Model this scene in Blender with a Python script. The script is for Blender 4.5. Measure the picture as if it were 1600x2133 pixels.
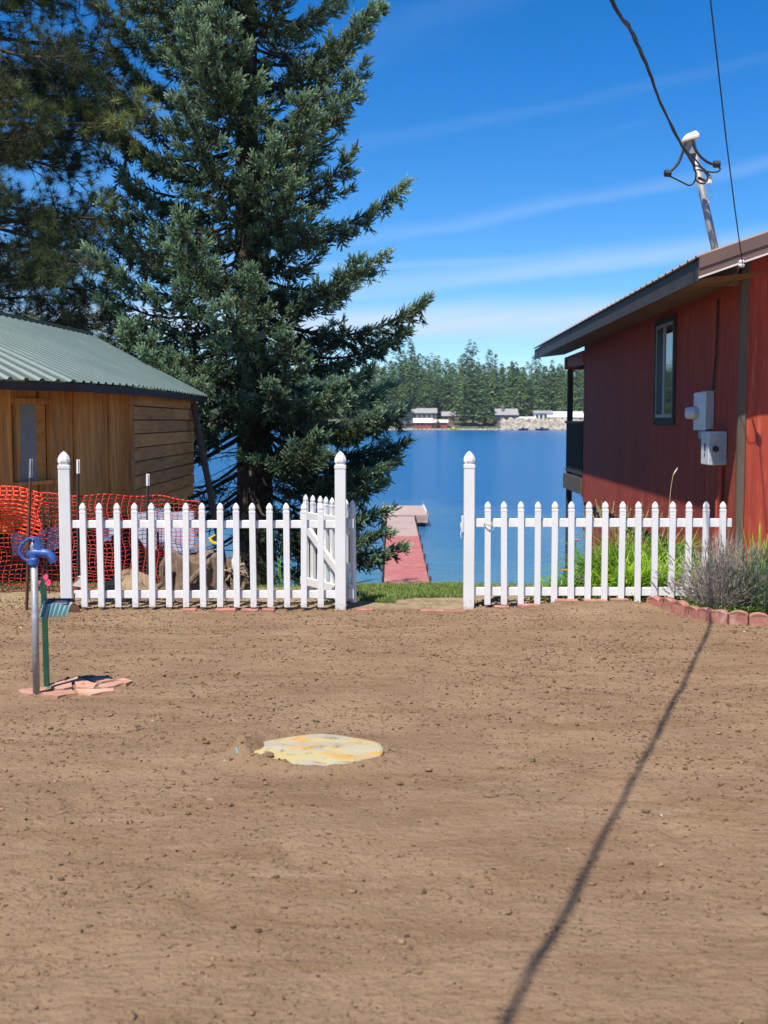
import bpy, math, random
import numpy as np
from mathutils import Vector, Matrix
random.seed(7); rng=np.random.default_rng(7)
for o in list(bpy.data.objects): bpy.data.objects.remove(o)
S=bpy.context.scene
COL=S.collection
# ---------------------------------------------------------------- camera, sky, sun, exposure
F=2500.; EYE=1.62; PITCH=math.atan((1066.5-877)/F)
cam=bpy.data.cameras.new('camera'); co=bpy.data.objects.new('camera',cam); COL.objects.link(co)
cam.sensor_fit='VERTICAL'; cam.sensor_height=36; cam.sensor_width=27; cam.lens=F/2133*36
co.location=(0,0,EYE); co.rotation_euler=(math.pi/2-PITCH,0,0)
cam.clip_start=.05; cam.clip_end=6000
cam.dof.use_dof=True; cam.dof.focus_distance=10.6; cam.dof.aperture_fstop=4.2
S.camera=co
S.render.resolution_x=768; S.render.resolution_y=1024
SUN_EL=math.radians(60); SUN_AZ=math.radians(28.5)
sd=Vector((-math.sin(SUN_AZ)*math.cos(SUN_EL),-math.cos(SUN_AZ)*math.cos(SUN_EL),math.sin(SUN_EL)))
sl=bpy.data.lights.new('sun','SUN'); sl.energy=5.0; sl.angle=math.radians(.53); sl.color=(1,.94,.84)
so=bpy.data.objects.new('sun',sl); COL.objects.link(so); so.rotation_euler=sd.to_track_quat('Z','Y').to_euler(); so.location=(0,0,30)
W=bpy.data.worlds.new('World'); S.world=W; W.use_nodes=True
S.view_settings.view_transform='Standard'; S.view_settings.look='None'; S.view_settings.gamma=1; S.view_settings.exposure=.46
S.view_settings.use_curve_mapping=False
def world():
    nt=W.node_tree; N=nt.nodes; L=nt.links; N.clear()
    out=N.new('ShaderNodeOutputWorld'); bg=N.new('ShaderNodeBackground'); bg.inputs[1].default_value=.102
    L.new(bg.outputs[0],out.inputs[0])
    sk=N.new('ShaderNodeTexSky'); sk.sky_type='NISHITA'; sk.sun_disc=False
    sk.sun_elevation=SUN_EL; sk.sun_rotation=math.pi+SUN_AZ; sk.altitude=1500; sk.air_density=1.; sk.dust_density=.15; sk.ozone_density=2.5
    hs=N.new('ShaderNodeHueSaturation'); hs.inputs['Saturation'].default_value=1.45; hs.inputs['Value'].default_value=1.0
    L.new(sk.outputs[0],hs.inputs['Color'])
    gm=N.new('ShaderNodeMix'); gm.data_type='RGBA'; gm.blend_type='MULTIPLY'; gm.inputs[0].default_value=1
    L.new(hs.outputs[0],gm.inputs[6]); gm.inputs[7].default_value=(.80,.95,1.12,1)
    tc=N.new('ShaderNodeTexCoord'); sp=N.new('ShaderNodeSeparateXYZ'); L.new(tc.outputs['Generated'],sp.inputs[0])
    def M(op,a,b=None,c=None):
        n=N.new('ShaderNodeMath'); n.operation=op
        for i,v in enumerate((a,b,c)):
            if v is None: continue
            if isinstance(v,(int,float)): n.inputs[i].default_value=v
            else: L.new(v,n.inputs[i])
        return n.outputs[0]
    ax=M('ARCTAN2',sp.outputs[0],sp.outputs[1]); el=M('ARCSINE',sp.outputs[2])
    def noise(cx,cy,sx,sy,det,rough=.55,dist=0.):
        cb=N.new('ShaderNodeCombineXYZ'); L.new(M('MULTIPLY',cx,sx),cb.inputs[0]); L.new(M('MULTIPLY',cy,sy),cb.inputs[1])
        n=N.new('ShaderNodeTexNoise'); n.inputs['Scale'].default_value=1; n.inputs['Detail'].default_value=det; n.inputs['Roughness'].default_value=rough; n.inputs['Distortion'].default_value=dist
        L.new(cb.outputs[0],n.inputs['Vector']); return n.outputs[0]
    def ramp(v,a,b):
        m=N.new('ShaderNodeMapRange'); m.interpolation_type='SMOOTHSTEP'; L.new(v,m.inputs[0]); m.inputs[1].default_value=a; m.inputs[2].default_value=b; return m.outputs[0]
    wob=M('MULTIPLY',M('SUBTRACT',noise(ax,el,5,18,3),.5),.018)
    tot=None
    # cirrus bands: (elevation at az 0, tilt, half-width up, half-width down, strength)
    for e0,t,wu,wd,st in ((.080,.012,.017,.013,.9),(.106,.11,.014,.006,.36),(.150,.16,.008,.005,.13),(.126,.02,.005,.004,.20),(.225,.16,.006,.005,.04),(.30,.4,.02,.02,.04)):
        d=M('SUBTRACT',M('SUBTRACT',M('ADD',el,wob),e0),M('MULTIPLY',ax,t))
        up=M('SUBTRACT',1.,ramp(d,0,wu*1.4)); dn=ramp(d,-wd*1.6,0)
        b=M('MULTIPLY',M('MULTIPLY',up,dn),st)
        tot=b if tot is None else M('MAXIMUM',tot,b)
    tilted=M('SUBTRACT',el,M('MULTIPLY',ax,.14))
    st1=ramp(noise(ax,tilted,4,55,5,.6,.3),.25,.75)
    tot=M('MULTIPLY',tot,M('ADD',M('MULTIPLY',st1,.5),.6))
    w2=M('MULTIPLY',ramp(noise(ax,M('SUBTRACT',el,M('MULTIPLY',ax,.3)),3,16,6,.62,.6),.55,.85),.16)
    tot=M('MAXIMUM',tot,w2)
    mx=N.new('ShaderNodeMix'); mx.data_type='RGBA'; L.new(M('MULTIPLY',tot,1.22),mx.inputs[0]); L.new(gm.outputs[2],mx.inputs[6]); mx.inputs[7].default_value=(4.4,5.7,7.4,1)
    L.new(mx.outputs[2],bg.inputs[0])
world()
cp,sp_=math.cos(PITCH),math.sin(PITCH)
def P(x,y,Y):
    """world point at depth Y along the line of sight through photo pixel (x,y) (1600x2133)"""
    u=(x-800)/F; v=(1066.5-y)/F; k=Y/(cp+v*sp_)
    return Vector((u*k,Y,EYE+(-sp_+v*cp)*k))
def G(x,y,z=0.):
    u=(x-800)/F; v=(1066.5-y)/F; k=(z-EYE)/(-sp_+v*cp)
    return Vector((u*k,(cp+v*sp_)*k,z))
# ---------------------------------------------------------------- helpers
WM={}
def wm(o):
    m=Matrix.Translation(o.location) @ o.rotation_euler.to_matrix().to_4x4() if True else None
    return wm(o.parent)@m if o.parent else m
def tag(o,label=None,cat=None,group=None,kind=None):
    if label: o['label']=label
    if cat: o['category']=cat
    if group: o['group']=group
    if kind: o['kind']=kind
    return o
def empty(name,loc,label,cat,group=None,rz=0.):
    o=bpy.data.objects.new(name,None); COL.objects.link(o); o.location=loc; o.rotation_euler=(0,0,rz); o.empty_display_size=.1
    return tag(o,label,cat,group)
def link(name,me,parent=None):
    o=bpy.data.objects.new(name,me); COL.objects.link(o)
    if parent: o.parent=parent
    return o
class MB:
    def __init__(s): s.v=[]; s.f=[]; s.m=[]
    def add(s,vs,fs,m=0):
        b=len(s.v); s.v+= [tuple(v) for v in vs]; s.f+=[tuple(i+b for i in f) for f in fs]; s.m+=[m]*len(fs); return s
    def box(s,x0,x1,y0,y1,z0,z1,m=0):
        return s.add([(x0,y0,z0),(x1,y0,z0),(x1,y1,z0),(x0,y1,z0),(x0,y0,z1),(x1,y0,z1),(x1,y1,z1),(x0,y1,z1)],
          [(0,3,2,1),(4,5,6,7),(0,1,5,4),(1,2,6,5),(2,3,7,6),(3,0,4,7)],m)
    def bar(s,a,b,w,h,up=(0,0,1),m=0):
        a=Vector(a);b=Vector(b);d=(b-a).normalized();r=d.cross(Vector(up)).normalized();u=r.cross(d)
        vs=[p+r*i*w/2+u*j*h/2 for p in(a,b) for i,j in((-1,-1),(1,-1),(1,1),(-1,1))]
        return s.add(vs,[(0,3,2,1),(4,5,6,7),(0,1,5,4),(1,2,6,5),(2,3,7,6),(3,0,4,7)],m)
    def tube(s,pts,rad,n=8,m=0,cap=True):
        pts=[Vector(p) for p in pts]
        if not hasattr(rad,'__len__'): rad=[rad]*len(pts)
        vs=[];fs=[];prev=None
        for i,p in enumerate(pts):
            d=(pts[min(i+1,len(pts)-1)]-pts[max(i-1,0)]).normalized()
            if prev is None:
                r=d.cross(Vector((0,0,1)) if abs(d.z)<.9 else Vector((1,0,0))).normalized()
            else: r=(prev-d*prev.dot(d)).normalized()
            prev=r;u=d.cross(r)
            for k in range(n):
                a=2*math.pi*k/n; vs.append(p+(r*math.cos(a)+u*math.sin(a))*rad[i])
        for i in range(len(pts)-1):
            for k in range(n):
                fs.append((i*n+k,i*n+(k+1)%n,(i+1)*n+(k+1)%n,(i+1)*n+k))
        if cap: fs.append(tuple(range(n-1,-1,-1))); fs.append(tuple((len(pts)-1)*n+k for k in range(n)))
        return s.add(vs,fs,m)
    def rings(s,rs,cap=True,m=0):
        n=len(rs[0]);vs=[p for r in rs for p in r];fs=[]
        for i in range(len(rs)-1):
            for k in range(n): fs.append((i*n+k,i*n+(k+1)%n,(i+1)*n+(k+1)%n,(i+1)*n+k))
        if cap: fs.append(tuple(range(n-1,-1,-1))); fs.append(tuple((len(rs)-1)*n+k for k in range(n)))
        return s.add(vs,fs,m)
    def mesh(s,name,mats,smooth=False):
        me=bpy.data.meshes.new(name); me.from_pydata(s.v,[],s.f)
        for mt in (mats if isinstance(mats,(list,tuple)) else [mats]): me.materials.append(mt)
        for p,mi in zip(me.polygons,s.m): p.material_index=mi; p.use_smooth=smooth
        me.update(); return me
    def build(s,name,mats,parent=None,smooth=False,local=False,bevel=0):
        if parent is not None and not local:
            inv=wm(parent).inverted(); s.v=[tuple(inv@Vector(v)) for v in s.v]
        o=link(name,s.mesh(name,mats,smooth),parent)
        if bevel:
            b=o.modifiers.new('bevel','BEVEL'); b.width=bevel; b.segments=1; b.limit_method='ANGLE'; b.harden_normals=False
        return o
def np_mesh(name,V,Fc,mat,parent=None,shade=None,smooth=False):
    V=np.ascontiguousarray(V,dtype=np.float32); Fc=np.ascontiguousarray(Fc,dtype=np.int32); k=Fc.shape[1]
    if parent is not None:
        inv=np.array(wm(parent).inverted()); V=(V@inv[:3,:3].T+inv[:3,3]).astype(np.float32)
    me=bpy.data.meshes.new(name); me.vertices.add(len(V)); me.vertices.foreach_set('co',V.ravel())
    me.loops.add(Fc.size); me.loops.foreach_set('vertex_index',Fc.ravel())
    me.polygons.add(len(Fc)); me.polygons.foreach_set('loop_start',np.arange(0,Fc.size,k,dtype=np.int32))
    me.polygons.foreach_set('loop_total',np.full(len(Fc),k,dtype=np.int32))
    if smooth: me.polygons.foreach_set('use_smooth',np.ones(len(Fc),dtype=bool))
    if shade is not None:
        a=me.attributes.new('tone','FLOAT','POINT'); a.data.foreach_set('value',np.ascontiguousarray(shade,dtype=np.float32))
    me.materials.append(mat); me.update(calc_edges=True)
    return link(name,me,parent)
def basis(d,rand=True,up=None):
    d=d/np.linalg.norm(d,axis=1,keepdims=True)
    r=rng.normal(size=d.shape) if up is None else np.broadcast_to(np.array(up,float),d.shape)+rng.normal(size=d.shape)*.05
    y=np.cross(d,r); y/=np.linalg.norm(y,axis=1,keepdims=True); z=np.cross(d,y)
    return np.stack([d,y,z],axis=2)
def stamp(TV,TF,pos,R,sc,tone=None,ttone=None):
    n=len(pos);k=len(TV)
    sc=np.asarray(sc)
    if sc.ndim==1: sc=sc[:,None].repeat(3,1)
    V=np.einsum('nij,nkj->nki',R,TV[None]*sc[:,None,:])+pos[:,None,:]
    Fc=(TF[None]+(np.arange(n)*k)[:,None,None]).reshape(-1,TF.shape[1])
    t=None
    if tone is not None:
        t=np.broadcast_to(tone[:,None],(n,k)).copy()
        if ttone is not None: t=t+ttone[None]
        t=t.ravel()
    return V.reshape(-1,3),Fc,t
def hash2(i,j,s):
    h=(i*374761393+j*668265263+s*362437)&0x7fffffff; h=((h^(h>>13))*1274126177)&0x7fffffff; return ((h^(h>>16))&0xffff)/65535.
def vn(x,y,s=0):
    xi=np.floor(x).astype(np.int64);yi=np.floor(y).astype(np.int64);fx=x-xi;fy=y-yi
    fx=fx*fx*(3-2*fx);fy=fy*fy*(3-2*fy)
    a=hash2(xi,yi,s);b=hash2(xi+1,yi,s);c=hash2(xi,yi+1,s);d=hash2(xi+1,yi+1,s)
    return (a*(1-fx)+b*fx)*(1-fy)+(c*(1-fx)+d*fx)*fy
def sstep(a,b,x):
    t=np.clip((x-a)/(b-a),0,1); return t*t*(3-2*t)
# ---------------------------------------------------------------- materials
def newmat(name):
    m=bpy.data.materials.new(name); m.use_nodes=True; return m,m.node_tree.nodes,m.node_tree.links,m.node_tree.nodes['Principled BSDF']
def pmat(name,c1,c2=None,scale=6,stretch=(1,1,1),rough=.7,bump=0,bscale=None,metal=0,rnd=0,c3=None,s3=1.5,spec=.5,lo=.35,hi=.65,world_=False):
    m,N,L,B=newmat(name); B.inputs['Roughness'].default_value=rough; B.inputs['Metallic'].default_value=metal; B.inputs['Specular IOR Level'].default_value=spec
    c2=c2 or c1
    tc=N.new('ShaderNodeTexCoord'); oi=N.new('ShaderNodeObjectInfo'); mp=N.new('ShaderNodeMapping'); mp.inputs['Scale'].default_value=stretch
    va=N.new('ShaderNodeVectorMath'); va.operation='ADD'
    if world_:
        ge=N.new('ShaderNodeNewGeometry'); L.new(ge.outputs['Position'],va.inputs[0])
    else:
        L.new(tc.outputs['Object'],va.inputs[0])
        mu=N.new('ShaderNodeMath'); mu.operation='MULTIPLY'; mu.inputs[1].default_value=37.; L.new(oi.outputs['Random'],mu.inputs[0]); L.new(mu.outputs[0],va.inputs[1])
    L.new(va.outputs[0],mp.inputs[0])
    def nz(s,d=5,r=.6):
        n=N.new('ShaderNodeTexNoise'); n.inputs['Scale'].default_value=s; n.inputs['Detail'].default_value=d; n.inputs['Roughness'].default_value=r; L.new(mp.outputs[0],n.inputs['Vector']); return n
    def rp(o,a,b):
        r=N.new('ShaderNodeMapRange'); L.new(o,r.inputs[0]); r.inputs[1].default_value=a; r.inputs[2].default_value=b; return r.outputs[0]
    n1=nz(scale); mx=N.new('ShaderNodeMix'); mx.data_type='RGBA'; L.new(rp(n1.outputs[0],lo,hi),mx.inputs[0]); mx.inputs[6].default_value=(*c1,1); mx.inputs[7].default_value=(*c2,1)
    colr=mx.outputs[2]
    if c3:
        n3=nz(s3,6,.7); m3=N.new('ShaderNodeMix'); m3.data_type='RGBA'; L.new(rp(n3.outputs[0],.52,.7),m3.inputs[0]); L.new(colr,m3.inputs[6]); m3.inputs[7].default_value=(*c3,1); colr=m3.outputs[2]
    if rnd:
        hv=N.new('ShaderNodeHueSaturation'); r=N.new('ShaderNodeMapRange'); L.new(oi.outputs['Random'],r.inputs[0]); r.inputs[3].default_value=1-rnd; r.inputs[4].default_value=1+rnd
        L.new(r.outputs[0],hv.inputs['Value']); L.new(colr,hv.inputs['Color']); colr=hv.outputs[0]
    L.new(colr,B.inputs['Base Color'])
    if bump:
        nb=nz(bscale or scale*3,6,.65); bp=N.new('ShaderNodeBump'); bp.inputs['Strength'].default_value=1; bp.inputs['Distance'].default_value=bump
        L.new(nb.outputs[0],bp.inputs['Height']); L.new(bp.outputs[0],B.inputs['Normal'])
    return m
def leafmat(name,stops,trans=.18,rough=.6,spec=.3):
    m,N,L,B=newmat(name); B.inputs['Roughness'].default_value=rough; B.inputs['Specular IOR Level'].default_value=spec
    at=N.new('ShaderNodeAttribute'); at.attribute_name='tone'; cr=N.new('ShaderNodeValToRGB'); L.new(at.outputs['Fac'],cr.inputs[0])
    e=cr.color_ramp.elements
    while len(e)<len(stops): e.new(.5)
    for i,(p,c) in enumerate(stops): e[i].position=p; e[i].color=(*c,1)
    L.new(cr.outputs[0],B.inputs['Base Color'])
    if trans:
        tr=N.new('ShaderNodeBsdfTranslucent'); L.new(cr.outputs[0],tr.inputs[0]); mx=N.new('ShaderNodeMixShader'); mx.inputs[0].default_value=trans
        L.new(B.outputs[0],mx.inputs[1]); L.new(tr.outputs[0],mx.inputs[2]); L.new(mx.outputs[0],N['Material Output'].inputs[0])
    return m
def groundmat():
    m,N,L,B=newmat('soil'); B.inputs['Roughness'].default_value=.95; B.inputs['Specular IOR Level'].default_value=.15
    ge=N.new('ShaderNodeNewGeometry'); pos=ge.outputs['Position']
    def nz(s,d=4,r=.6,st=None,dist=0):
        n=N.new('ShaderNodeTexNoise'); n.inputs['Scale'].default_value=s; n.inputs['Detail'].default_value=d; n.inputs['Roughness'].default_value=r; n.inputs['Distortion'].default_value=dist
        if st:
            mp=N.new('ShaderNodeMapping'); mp.inputs['Scale'].default_value=st; mp.inputs['Rotation'].default_value=(0,0,.06); L.new(pos,mp.inputs[0]); L.new(mp.outputs[0],n.inputs['Vector'])
        else: L.new(pos,n.inputs['Vector'])
        return n.outputs[0]
    def rp(o,a,b,c=0.,d=1.):
        r=N.new('ShaderNodeMapRange'); r.interpolation_type='SMOOTHSTEP'; L.new(o,r.inputs[0]); r.inputs[1].default_value=a; r.inputs[2].default_value=b; r.inputs[3].default_value=c; r.inputs[4].default_value=d; return r.outputs[0]
    def mix(f,a,b):
        x=N.new('ShaderNodeMix'); x.data_type='RGBA'
        L.new(f,x.inputs[0])
        for i,v in ((6,a),(7,b)):
            if isinstance(v,tuple): x.inputs[i].default_value=(*v,1)
            else: L.new(v,x.inputs[i])
        return x.outputs[2]
    c=mix(rp(nz(1.3,5,.65),.35,.65),(.345,.228,.134),(.28,.180,.105))
    c=mix(rp(nz(1,5,.6,(1.2,5,1),.8),.45,.72,0,.7),c,(.235,.140,.072))
    c=mix(rp(nz(.8,4,.6,(1.3,4,1),.6),.60,.75,0,.55),c,(.39,.275,.175))
    c=mix(rp(nz(48,4,.8),.56,.66,0,.75),c,(.13,.074,.036))
    c=mix(rp(nz(100,3,.8),.60,.72,0,.6),c,(.45,.33,.21))
    # paler dry sand past the fence line, moist bank below the lip
    sx=N.new('ShaderNodeSeparateXYZ'); L.new(pos,sx.inputs[0])
    ad=N.new('ShaderNodeMath'); ad.operation='MULTIPLY_ADD'; L.new(nz(4,4),ad.inputs[0]); ad.inputs[1].default_value=.35; L.new(sx.outputs[1],ad.inputs[2])
    c=mix(rp(ad.outputs[0],10.48,10.62,0,.85),c,mix(rp(nz(9,4),.4,.65),(.40,.31,.19),(.27,.21,.12)))
    c=mix(rp(sx.outputs[2],-.25,-.7),c,mix(rp(nz(3,4),.45,.6),(.10,.08,.045),(.05,.08,.02)))
    c=mix(rp(nz(.55,4,.55),.56,.72,0,.5),c,(.20,.15,.10))
    L.new(c,B.inputs['Base Color'])
    h=N.new('ShaderNodeMath'); h.operation='MULTIPLY_ADD'; L.new(nz(38,6,.72),h.inputs[0]); h.inputs[1].default_value=.65
    L.new(nz(18,5,.7,(.8,1.6,1)),h.inputs[2])
    bp=N.new('ShaderNodeBump'); bp.inputs['Distance'].default_value=.028; bp.inputs['Strength'].default_value=1.; L.new(h.outputs[0],bp.inputs['Height']); L.new(bp.outputs[0],B.inputs['Normal'])
    return m
M_soil=groundmat()
def watermat():
    m,N,L,B=newmat('lake_water')
    ge=N.new('ShaderNodeNewGeometry'); pos=ge.outputs['Position']; sx=N.new('ShaderNodeSeparateXYZ'); L.new(pos,sx.inputs[0])
    def rp(o,a,b,c=0.,d=1.):
        r=N.new('ShaderNodeMapRange'); r.interpolation_type='SMOOTHSTEP'; L.new(o,r.inputs[0]); r.inputs[1].default_value=a; r.inputs[2].default_value=b; r.inputs[3].default_value=c; r.inputs[4].default_value=d; return r.outputs[0]
    def nz(s,d,st,r=.55,rot=.2,dist=0):
        mp=N.new('ShaderNodeMapping'); mp.inputs['Scale'].default_value=st; mp.inputs['Rotation'].default_value=(0,0,rot); L.new(pos,mp.inputs[0])
        n=N.new('ShaderNodeTexNoise'); n.inputs['Scale'].default_value=s; n.inputs['Detail'].default_value=d; n.inputs['Roughness'].default_value=r; n.inputs['Distortion'].default_value=dist; L.new(mp.outputs[0],n.inputs['Vector']); return n.outputs[0]
    def mix(f,a,b):
        x=N.new('ShaderNodeMix'); x.data_type='RGBA'; L.new(f,x.inputs[0])
        for i,v in ((6,a),(7,b)):
            if isinstance(v,tuple): x.inputs[i].default_value=(*v,1)
            else: L.new(v,x.inputs[i])
        return x.outputs[2]
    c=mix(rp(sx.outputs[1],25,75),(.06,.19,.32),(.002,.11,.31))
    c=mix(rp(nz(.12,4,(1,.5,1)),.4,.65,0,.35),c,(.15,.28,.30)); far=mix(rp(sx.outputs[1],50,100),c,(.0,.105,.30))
    L.new(far,B.inputs['Base Color']); B.inputs['Roughness'].default_value=.16; B.inputs['IOR'].default_value=1.333; B.inputs['Specular IOR Level'].default_value=.36
    a=N.new('ShaderNodeMath'); a.operation='MULTIPLY_ADD'; L.new(nz(1.0,5,(1,3.0,1),.55,.15,.4),a.inputs[0]); a.inputs[1].default_value=.21
    b=N.new('ShaderNodeMath'); b.operation='MULTIPLY'; L.new(nz(3.4,4,(1,2.2,1),.6,-.2),b.inputs[0]); b.inputs[1].default_value=.11; L.new(b.outputs[0],a.inputs[2])
    e=N.new('ShaderNodeMath'); e.operation='MULTIPLY_ADD'; L.new(nz(.16,3,(1,2.5,1),.5,.1),e.inputs[0]); e.inputs[1].default_value=.5; L.new(a.outputs[0],e.inputs[2])
    bp=N.new('ShaderNodeBump'); bp.inputs['Distance'].default_value=1.; bp.inputs['Strength'].default_value=.9; L.new(e.outputs[0],bp.inputs['Height']); L.new(bp.outputs[0],B.inputs['Normal'])
    return m
M_vinyl=pmat('white_vinyl',(.74,.735,.715),(.69,.685,.665),scale=3,rough=.38)
M_vinyl.node_tree.nodes['Principled BSDF'].inputs['Roughness'].default_value=.35
def _splash():
    N=M_vinyl.node_tree.nodes;L=M_vinyl.node_tree.links;B=N['Principled BSDF']; old=B.inputs['Base Color'].links[0].from_socket
    tc=N.new('ShaderNodeTexCoord'); sx=N.new('ShaderNodeSeparateXYZ'); L.new(tc.outputs['Object'],sx.inputs[0]); ge=N.new('ShaderNodeNewGeometry'); sz=N.new('ShaderNodeSeparateXYZ'); L.new(ge.outputs['Position'],sz.inputs[0])
    n=N.new('ShaderNodeTexNoise'); n.inputs['Scale'].default_value=38; n.inputs['Detail'].default_value=6; n.inputs['Roughness'].default_value=.75; L.new(ge.outputs['Position'],n.inputs['Vector'])
    a=N.new('ShaderNodeMath'); a.operation='MULTIPLY_ADD'; L.new(sz.outputs[2],a.inputs[0]); a.inputs[1].default_value=-2.2; L.new(n.outputs[0],a.inputs[2])
    r=N.new('ShaderNodeMapRange'); L.new(a.outputs[0],r.inputs[0]); r.inputs[1].default_value=.36; r.inputs[2].default_value=.60; r.inputs[4].default_value=.8
    m=N.new('ShaderNodeMix'); m.data_type='RGBA'; L.new(r.outputs[0],m.inputs[0]); L.new(old,m.inputs[6]); m.inputs[7].default_value=(.42,.31,.2,1); L.new(m.outputs[2],B.inputs['Base Color'])
_splash()
M_red=pmat('red_siding_paint',(.385,.050,.022),(.285,.034,.016),scale=2.2,stretch=(6,6,.5),rough=.75,bump=.004,bscale=9,rnd=.08,c3=(.50,.10,.05),s3=5)
M_redsmooth=pmat('red_trim_paint',(.44,.05,.03),(.38,.04,.026),scale=5,rough=.6,bump=.003,bscale=14,c3=(.42,.10,.07),s3=10)
M_trim=pmat('brown_trim_paint',(.125,.092,.062),(.09,.066,.045),scale=5,stretch=(3,3,.6),rough=.7,bump=.002,bscale=30)
M_dark=pmat('dark_stained_wood',(.055,.040,.032),(.035,.026,.022),scale=6,rough=.7,bump=.002,bscale=25)
M_fascia=pmat('brown_metal_fascia',(.165,.10,.078),(.14,.086,.066),scale=3,rough=.38,spec=.5)
M_fascia_shaded=pmat('brown_metal_fascia_shaded',(.06,.050,.046),(.045,.037,.034),scale=3,rough=.6)  # same brown metal as the rake; shade of the eave side painted into the colour
M_drip=pmat('pale_drip_edge',(.75,.68,.62),(.6,.54,.5),rough=.5)
M_cedar=pmat('raw_cedar',(.74,.33,.085),(.54,.22,.055),scale=2.,stretch=(9,9,.55),rough=.75,bump=.006,bscale=9,rnd=.24,lo=.42,hi=.58,c3=(.27,.115,.045),s3=3.2,world_=False)
M_cedarh=pmat('weathered_log_siding',(.85,.40,.11),(.70,.31,.085),scale=2.2,stretch=(9,.55,9),rough=.8,bump=.004,bscale=9,rnd=.2,c3=(.42,.19,.06),s3=3)
M_greenroof=pmat('green_metal_roof',(.115,.16,.142),(.098,.138,.122),scale=1.2,rough=.30,spec=.7,c3=(.14,.19,.165),s3=2)
M_ridge=pmat('dark_ridge_cap',(.03,.045,.04),rough=.4)
M_brownroof=pmat('brown_metal_roof',(.33,.21,.17),(.26,.17,.14),rough=.4)
M_soffit=pmat('soffit_wood',(.22,.12,.07),(.15,.08,.05),scale=4,rough=.8)
M_galv=pmat('galvanised_steel',(.34,.34,.35),(.26,.26,.27),scale=9,rough=.5,metal=.35,c3=(.5,.47,.42),s3=14)
M_blue=pmat('blue_cast_paint',(.025,.095,.36),(.018,.07,.30),scale=18,rough=.42,spec=.6,c3=(.09,.13,.30),s3=25)
M_green=pmat('green_enamel',(.010,.085,.045),(.008,.065,.035),scale=9,rough=.42)
M_teal=pmat('teal_plastic',(.20,.37,.38),(.16,.31,.33),scale=12,rough=.45)
M_navy=pmat('navy_plastic',(.02,.03,.055),rough=.5)
M_pink=pmat('pink_ribbon',(.85,.08,.17),rough=.5)
M_rust=pmat('rusty_steel',(.085,.042,.027),(.14,.06,.032),scale=30,rough=.85,bump=.001,bscale=80)
M_tpost=pmat('dark_steel_post',(.03,.026,.024),(.05,.035,.03),scale=30,rough=.7)
M_white=pmat('white_paint',(.78,.78,.76),(.66,.66,.64),rough=.5)
M_black=pmat('black_rubber',(.015,.015,.017),(.03,.03,.032),scale=20,rough=.55)
M_alu=pmat('bare_aluminium',(.40,.41,.42),rough=.4,metal=.6)
M_bark=pmat('bark',(.085,.062,.048),(.045,.032,.025),scale=5,stretch=(3,3,.8),rough=.95,bump=.02,bscale=9,c3=(.13,.10,.08),s3=9)
M_twig=pmat('dead_twig',(.065,.047,.036),(.04,.03,.024),scale=9,rough=.95)
M_dockred=pmat('red_dock_paint',(.44,.125,.105),(.37,.10,.085),scale=1.4,stretch=(1,9,1),rough=.75,c3=(.55,.42,.36),s3=2.2,rnd=.07,bump=.004,bscale=2)
M_dockgrey=pmat('weathered_dock_board',(.42,.33,.28),(.38,.24,.2),scale=1.2,stretch=(1,7,1),rough=.8,c3=(.52,.46,.4),s3=2)
M_brick=pmat('red_edging_concrete',(.40,.17,.125),(.32,.125,.09),scale=14,rough=.9,bump=.004,bscale=50,rnd=.12,c3=(.50,.33,.26),s3=12)
M_stone=pmat('terracotta_flagstone',(.56,.30,.20),(.46,.22,.14),scale=7,rough=.85,bump=.003,bscale=30,rnd=.25,c3=(.62,.47,.36),s3=5)
M_stump=pmat('stump_wood',(.23,.155,.10),(.10,.06,.04),scale=5,stretch=(3,3,.7),rough=.95,bump=.02,bscale=10,c3=(.38,.30,.22),s3=5)
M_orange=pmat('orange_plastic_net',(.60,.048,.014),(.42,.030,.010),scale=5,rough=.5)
M_orange_sunlit=pmat('orange_plastic_net_sunlit',(.85,.07,.012),(.7,.045,.012),scale=5,rough=.5)  # same plastic as the main net; sun on the bunched fold painted into the colour
M_glass=pmat('window_glass',(.02,.025,.03),rough=.03,spec=1)
M_curtain=pmat('pale_window_film',(.33,.35,.36),(.27,.29,.30),rough=.25)
M_grey=pmat('grey_box_paint',(.50,.50,.47),(.42,.42,.40),scale=9,rough=.5,c3=(.25,.22,.2),s3=14)
M_lgrey=pmat('light_grey_box_paint',(.70,.71,.72),(.6,.61,.62),scale=9,rough=.5)
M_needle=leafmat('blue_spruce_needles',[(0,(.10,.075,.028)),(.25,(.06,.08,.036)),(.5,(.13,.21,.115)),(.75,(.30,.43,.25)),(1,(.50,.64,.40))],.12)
M_pine=leafmat('pine_needles',[(0,(.04,.05,.018)),(.5,(.095,.135,.042)),(1,(.34,.40,.12))],.2)
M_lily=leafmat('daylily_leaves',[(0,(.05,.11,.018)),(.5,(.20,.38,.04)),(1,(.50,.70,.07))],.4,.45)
M_grass=leafmat('grass_blades',[(0,(.09,.13,.03)),(.5,(.17,.27,.05)),(1,(.42,.42,.16))],.25)
M_straw=leafmat('dry_grass_stems',[(0,(.25,.22,.08)),(1,(.55,.47,.25))],.2)
M_lav=leafmat('lavender_stems',[(0,(.17,.125,.09)),(.4,(.40,.33,.26)),(.65,(.55,.52,.48)),(.8,(.25,.32,.2)),(1,(.14,.25,.10))],.2)
M_farleaf=leafmat('far_conifer_foliage',[(0,(.03,.06,.026)),(.5,(.068,.13,.048)),(1,(.18,.27,.08))],0,.9,.1)
M_clod=leafmat('soil_clods',[(0,(.10,.06,.035)),(.8,(.25,.16,.095)),(.97,(.3,.2,.12)),(1,(.6,.53,.44))],0,.95,.1)
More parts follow.
